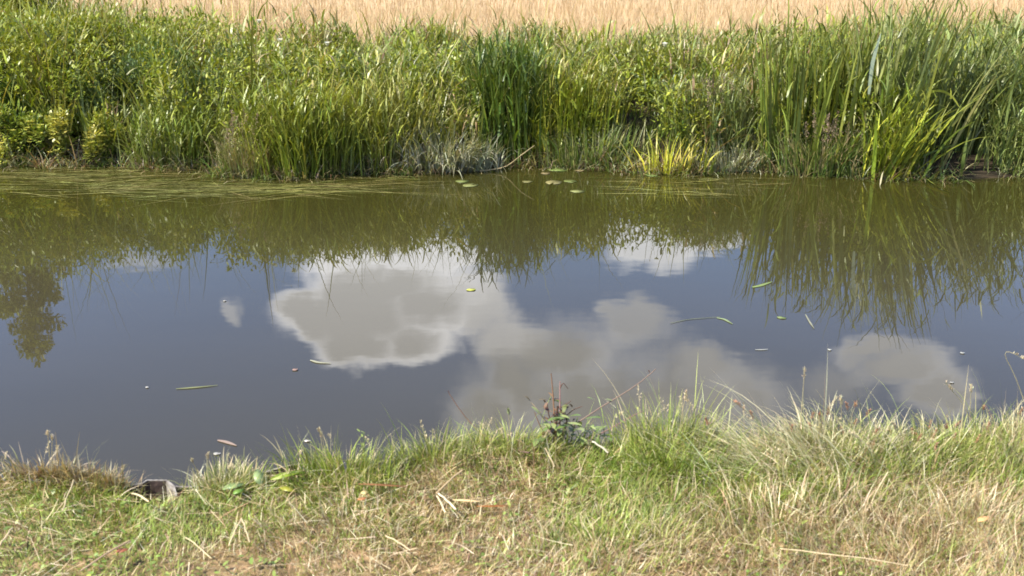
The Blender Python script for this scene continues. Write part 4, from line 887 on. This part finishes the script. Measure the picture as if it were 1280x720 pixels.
for (soft, op, rim, belly, ells) in CL:
    D = None; V2 = None
    for (px, row, rx, ry) in ells:
        a0, e0 = sky_ae(px, row); ra = abs(sky_ae(px+rx, row)[0]-a0)*1.06; re = abs(sky_ae(px, row+ry)[1]-e0)*1.06
        s = N(nt, 'ShaderNodeVectorMath', operation='SUBTRACT'); L(ad2.outputs[0], s.inputs[0]); s.inputs[1].default_value = (a0, e0, 0)
        k = N(nt, 'ShaderNodeVectorMath', operation='MULTIPLY'); L(s.outputs[0], k.inputs[0]); k.inputs[1].default_value = (1/ra, 1/re, 0)
        ln = N(nt, 'ShaderNodeVectorMath', operation='LENGTH'); L(k.outputs[0], ln.inputs[0])
        d = Mt('SUBTRACT', 1.0, ln.outputs['Value'])
        if D is None: D = d
        else:
            n = N(nt, 'ShaderNodeMath', operation='SMOOTH_MAX'); L(D, n.inputs[0]); L(d, n.inputs[1]); n.inputs[2].default_value = .15; D = n.outputs[0]
    em = sum(sky_ae(p[0], p[1])[1] for p in ells)/len(ells); eh = .10
    D = Mt('ADD', D, Mt('MULTIPLY', Mt('SUBTRACT', fb.outputs['Fac'], .5), soft*1.2))
    al = Mt('MULTIPLY', smooth(D, -soft*.3, soft*.7), op)
    dd = Mt('ADD', Mt('MULTIPLY', D, 1.3), Mt('MULTIPLY', Mt('SUBTRACT', e_, em), -.42/eh)); dd = Mt('ADD', dd, Mt('MULTIPLY', Mt('SUBTRACT', fc.outputs['Fac'], .5), 2.4))
    t = smooth(dd, -.05, .95); li = Mt('ADD', Mt('MULTIPLY', t, belly-rim), rim)
    if alpha is None: alpha = al; lum = Mt('MULTIPLY', al, li)
    else:
        inv = Mt('SUBTRACT', 1., al); lum = Mt('ADD', Mt('MULTIPLY', lum, inv), Mt('MULTIPLY', al, li)); alpha = Mt('ADD', Mt('MULTIPLY', alpha, inv), al)
front = smooth(sx.outputs[1], .05, .25); alpha = Mt('MULTIPLY', alpha, front); lum = Mt('MULTIPLY', lum, front)
# scattered fair weather clouds behind the viewer and high up
mp = N(nt, 'ShaderNodeMapping'); mp.inputs['Scale'].default_value = (1, 1, 2.2); L(tc.outputs['Generated'], mp.inputs['Vector'])
bk = noise(mp.outputs[0], 3.2, 7, .55); bm = Mt('MULTIPLY', smooth(bk.outputs['Fac'], .54, .64), smooth(sx.outputs[2], .03, .12))
bm = Mt('MULTIPLY', bm, Mt('SUBTRACT', 1., smooth(sx.outputs[1], .0, .55)))
inv = Mt('SUBTRACT', 1., alpha); lum = Mt('ADD', lum, Mt('MULTIPLY', Mt('MULTIPLY', bm, inv), 9)); alpha = Mt('ADD', alpha, Mt('MULTIPLY', bm, inv))
cl = N(nt, 'ShaderNodeVectorMath', operation='SCALE'); cl.inputs[0].default_value = (.97, .965, 1.0); L(Mt('MULTIPLY', lum, 1.12), cl.inputs['Scale'])
sk = N(nt, 'ShaderNodeVectorMath', operation='SCALE'); tn = N(nt, 'ShaderNodeVectorMath', operation='MULTIPLY'); L(sky.outputs[0], tn.inputs[0]); tn.inputs[1].default_value = (1.02, 1.0, 1.16); L(tn.outputs[0], sk.inputs[0]); L(Mt('SUBTRACT', 1., alpha), sk.inputs['Scale'])
sm = N(nt, 'ShaderNodeVectorMath', operation='ADD'); L(cl.outputs[0], sm.inputs[0]); L(sk.outputs[0], sm.inputs[1])
L(sm.outputs[0], bg.inputs['Color']); bg.inputs['Strength'].default_value = .118

sc.view_settings.view_transform = 'Standard'; sc.view_settings.look = 'None'; sc.view_settings.gamma = 1; sc.view_settings.exposure = 1.0
sc.cycles.max_bounces = 6; sc.cycles.transparent_max_bounces = 4; sc.cycles.diffuse_bounces = 2; sc.cycles.glossy_bounces = 3
sc.cycles.transmission_bounces = 4; sc.cycles.caustics_reflective = False; sc.cycles.caustics_refractive = False; sc.cycles.sample_clamp_indirect = 4
sc.cycles.filter_width = 1.7
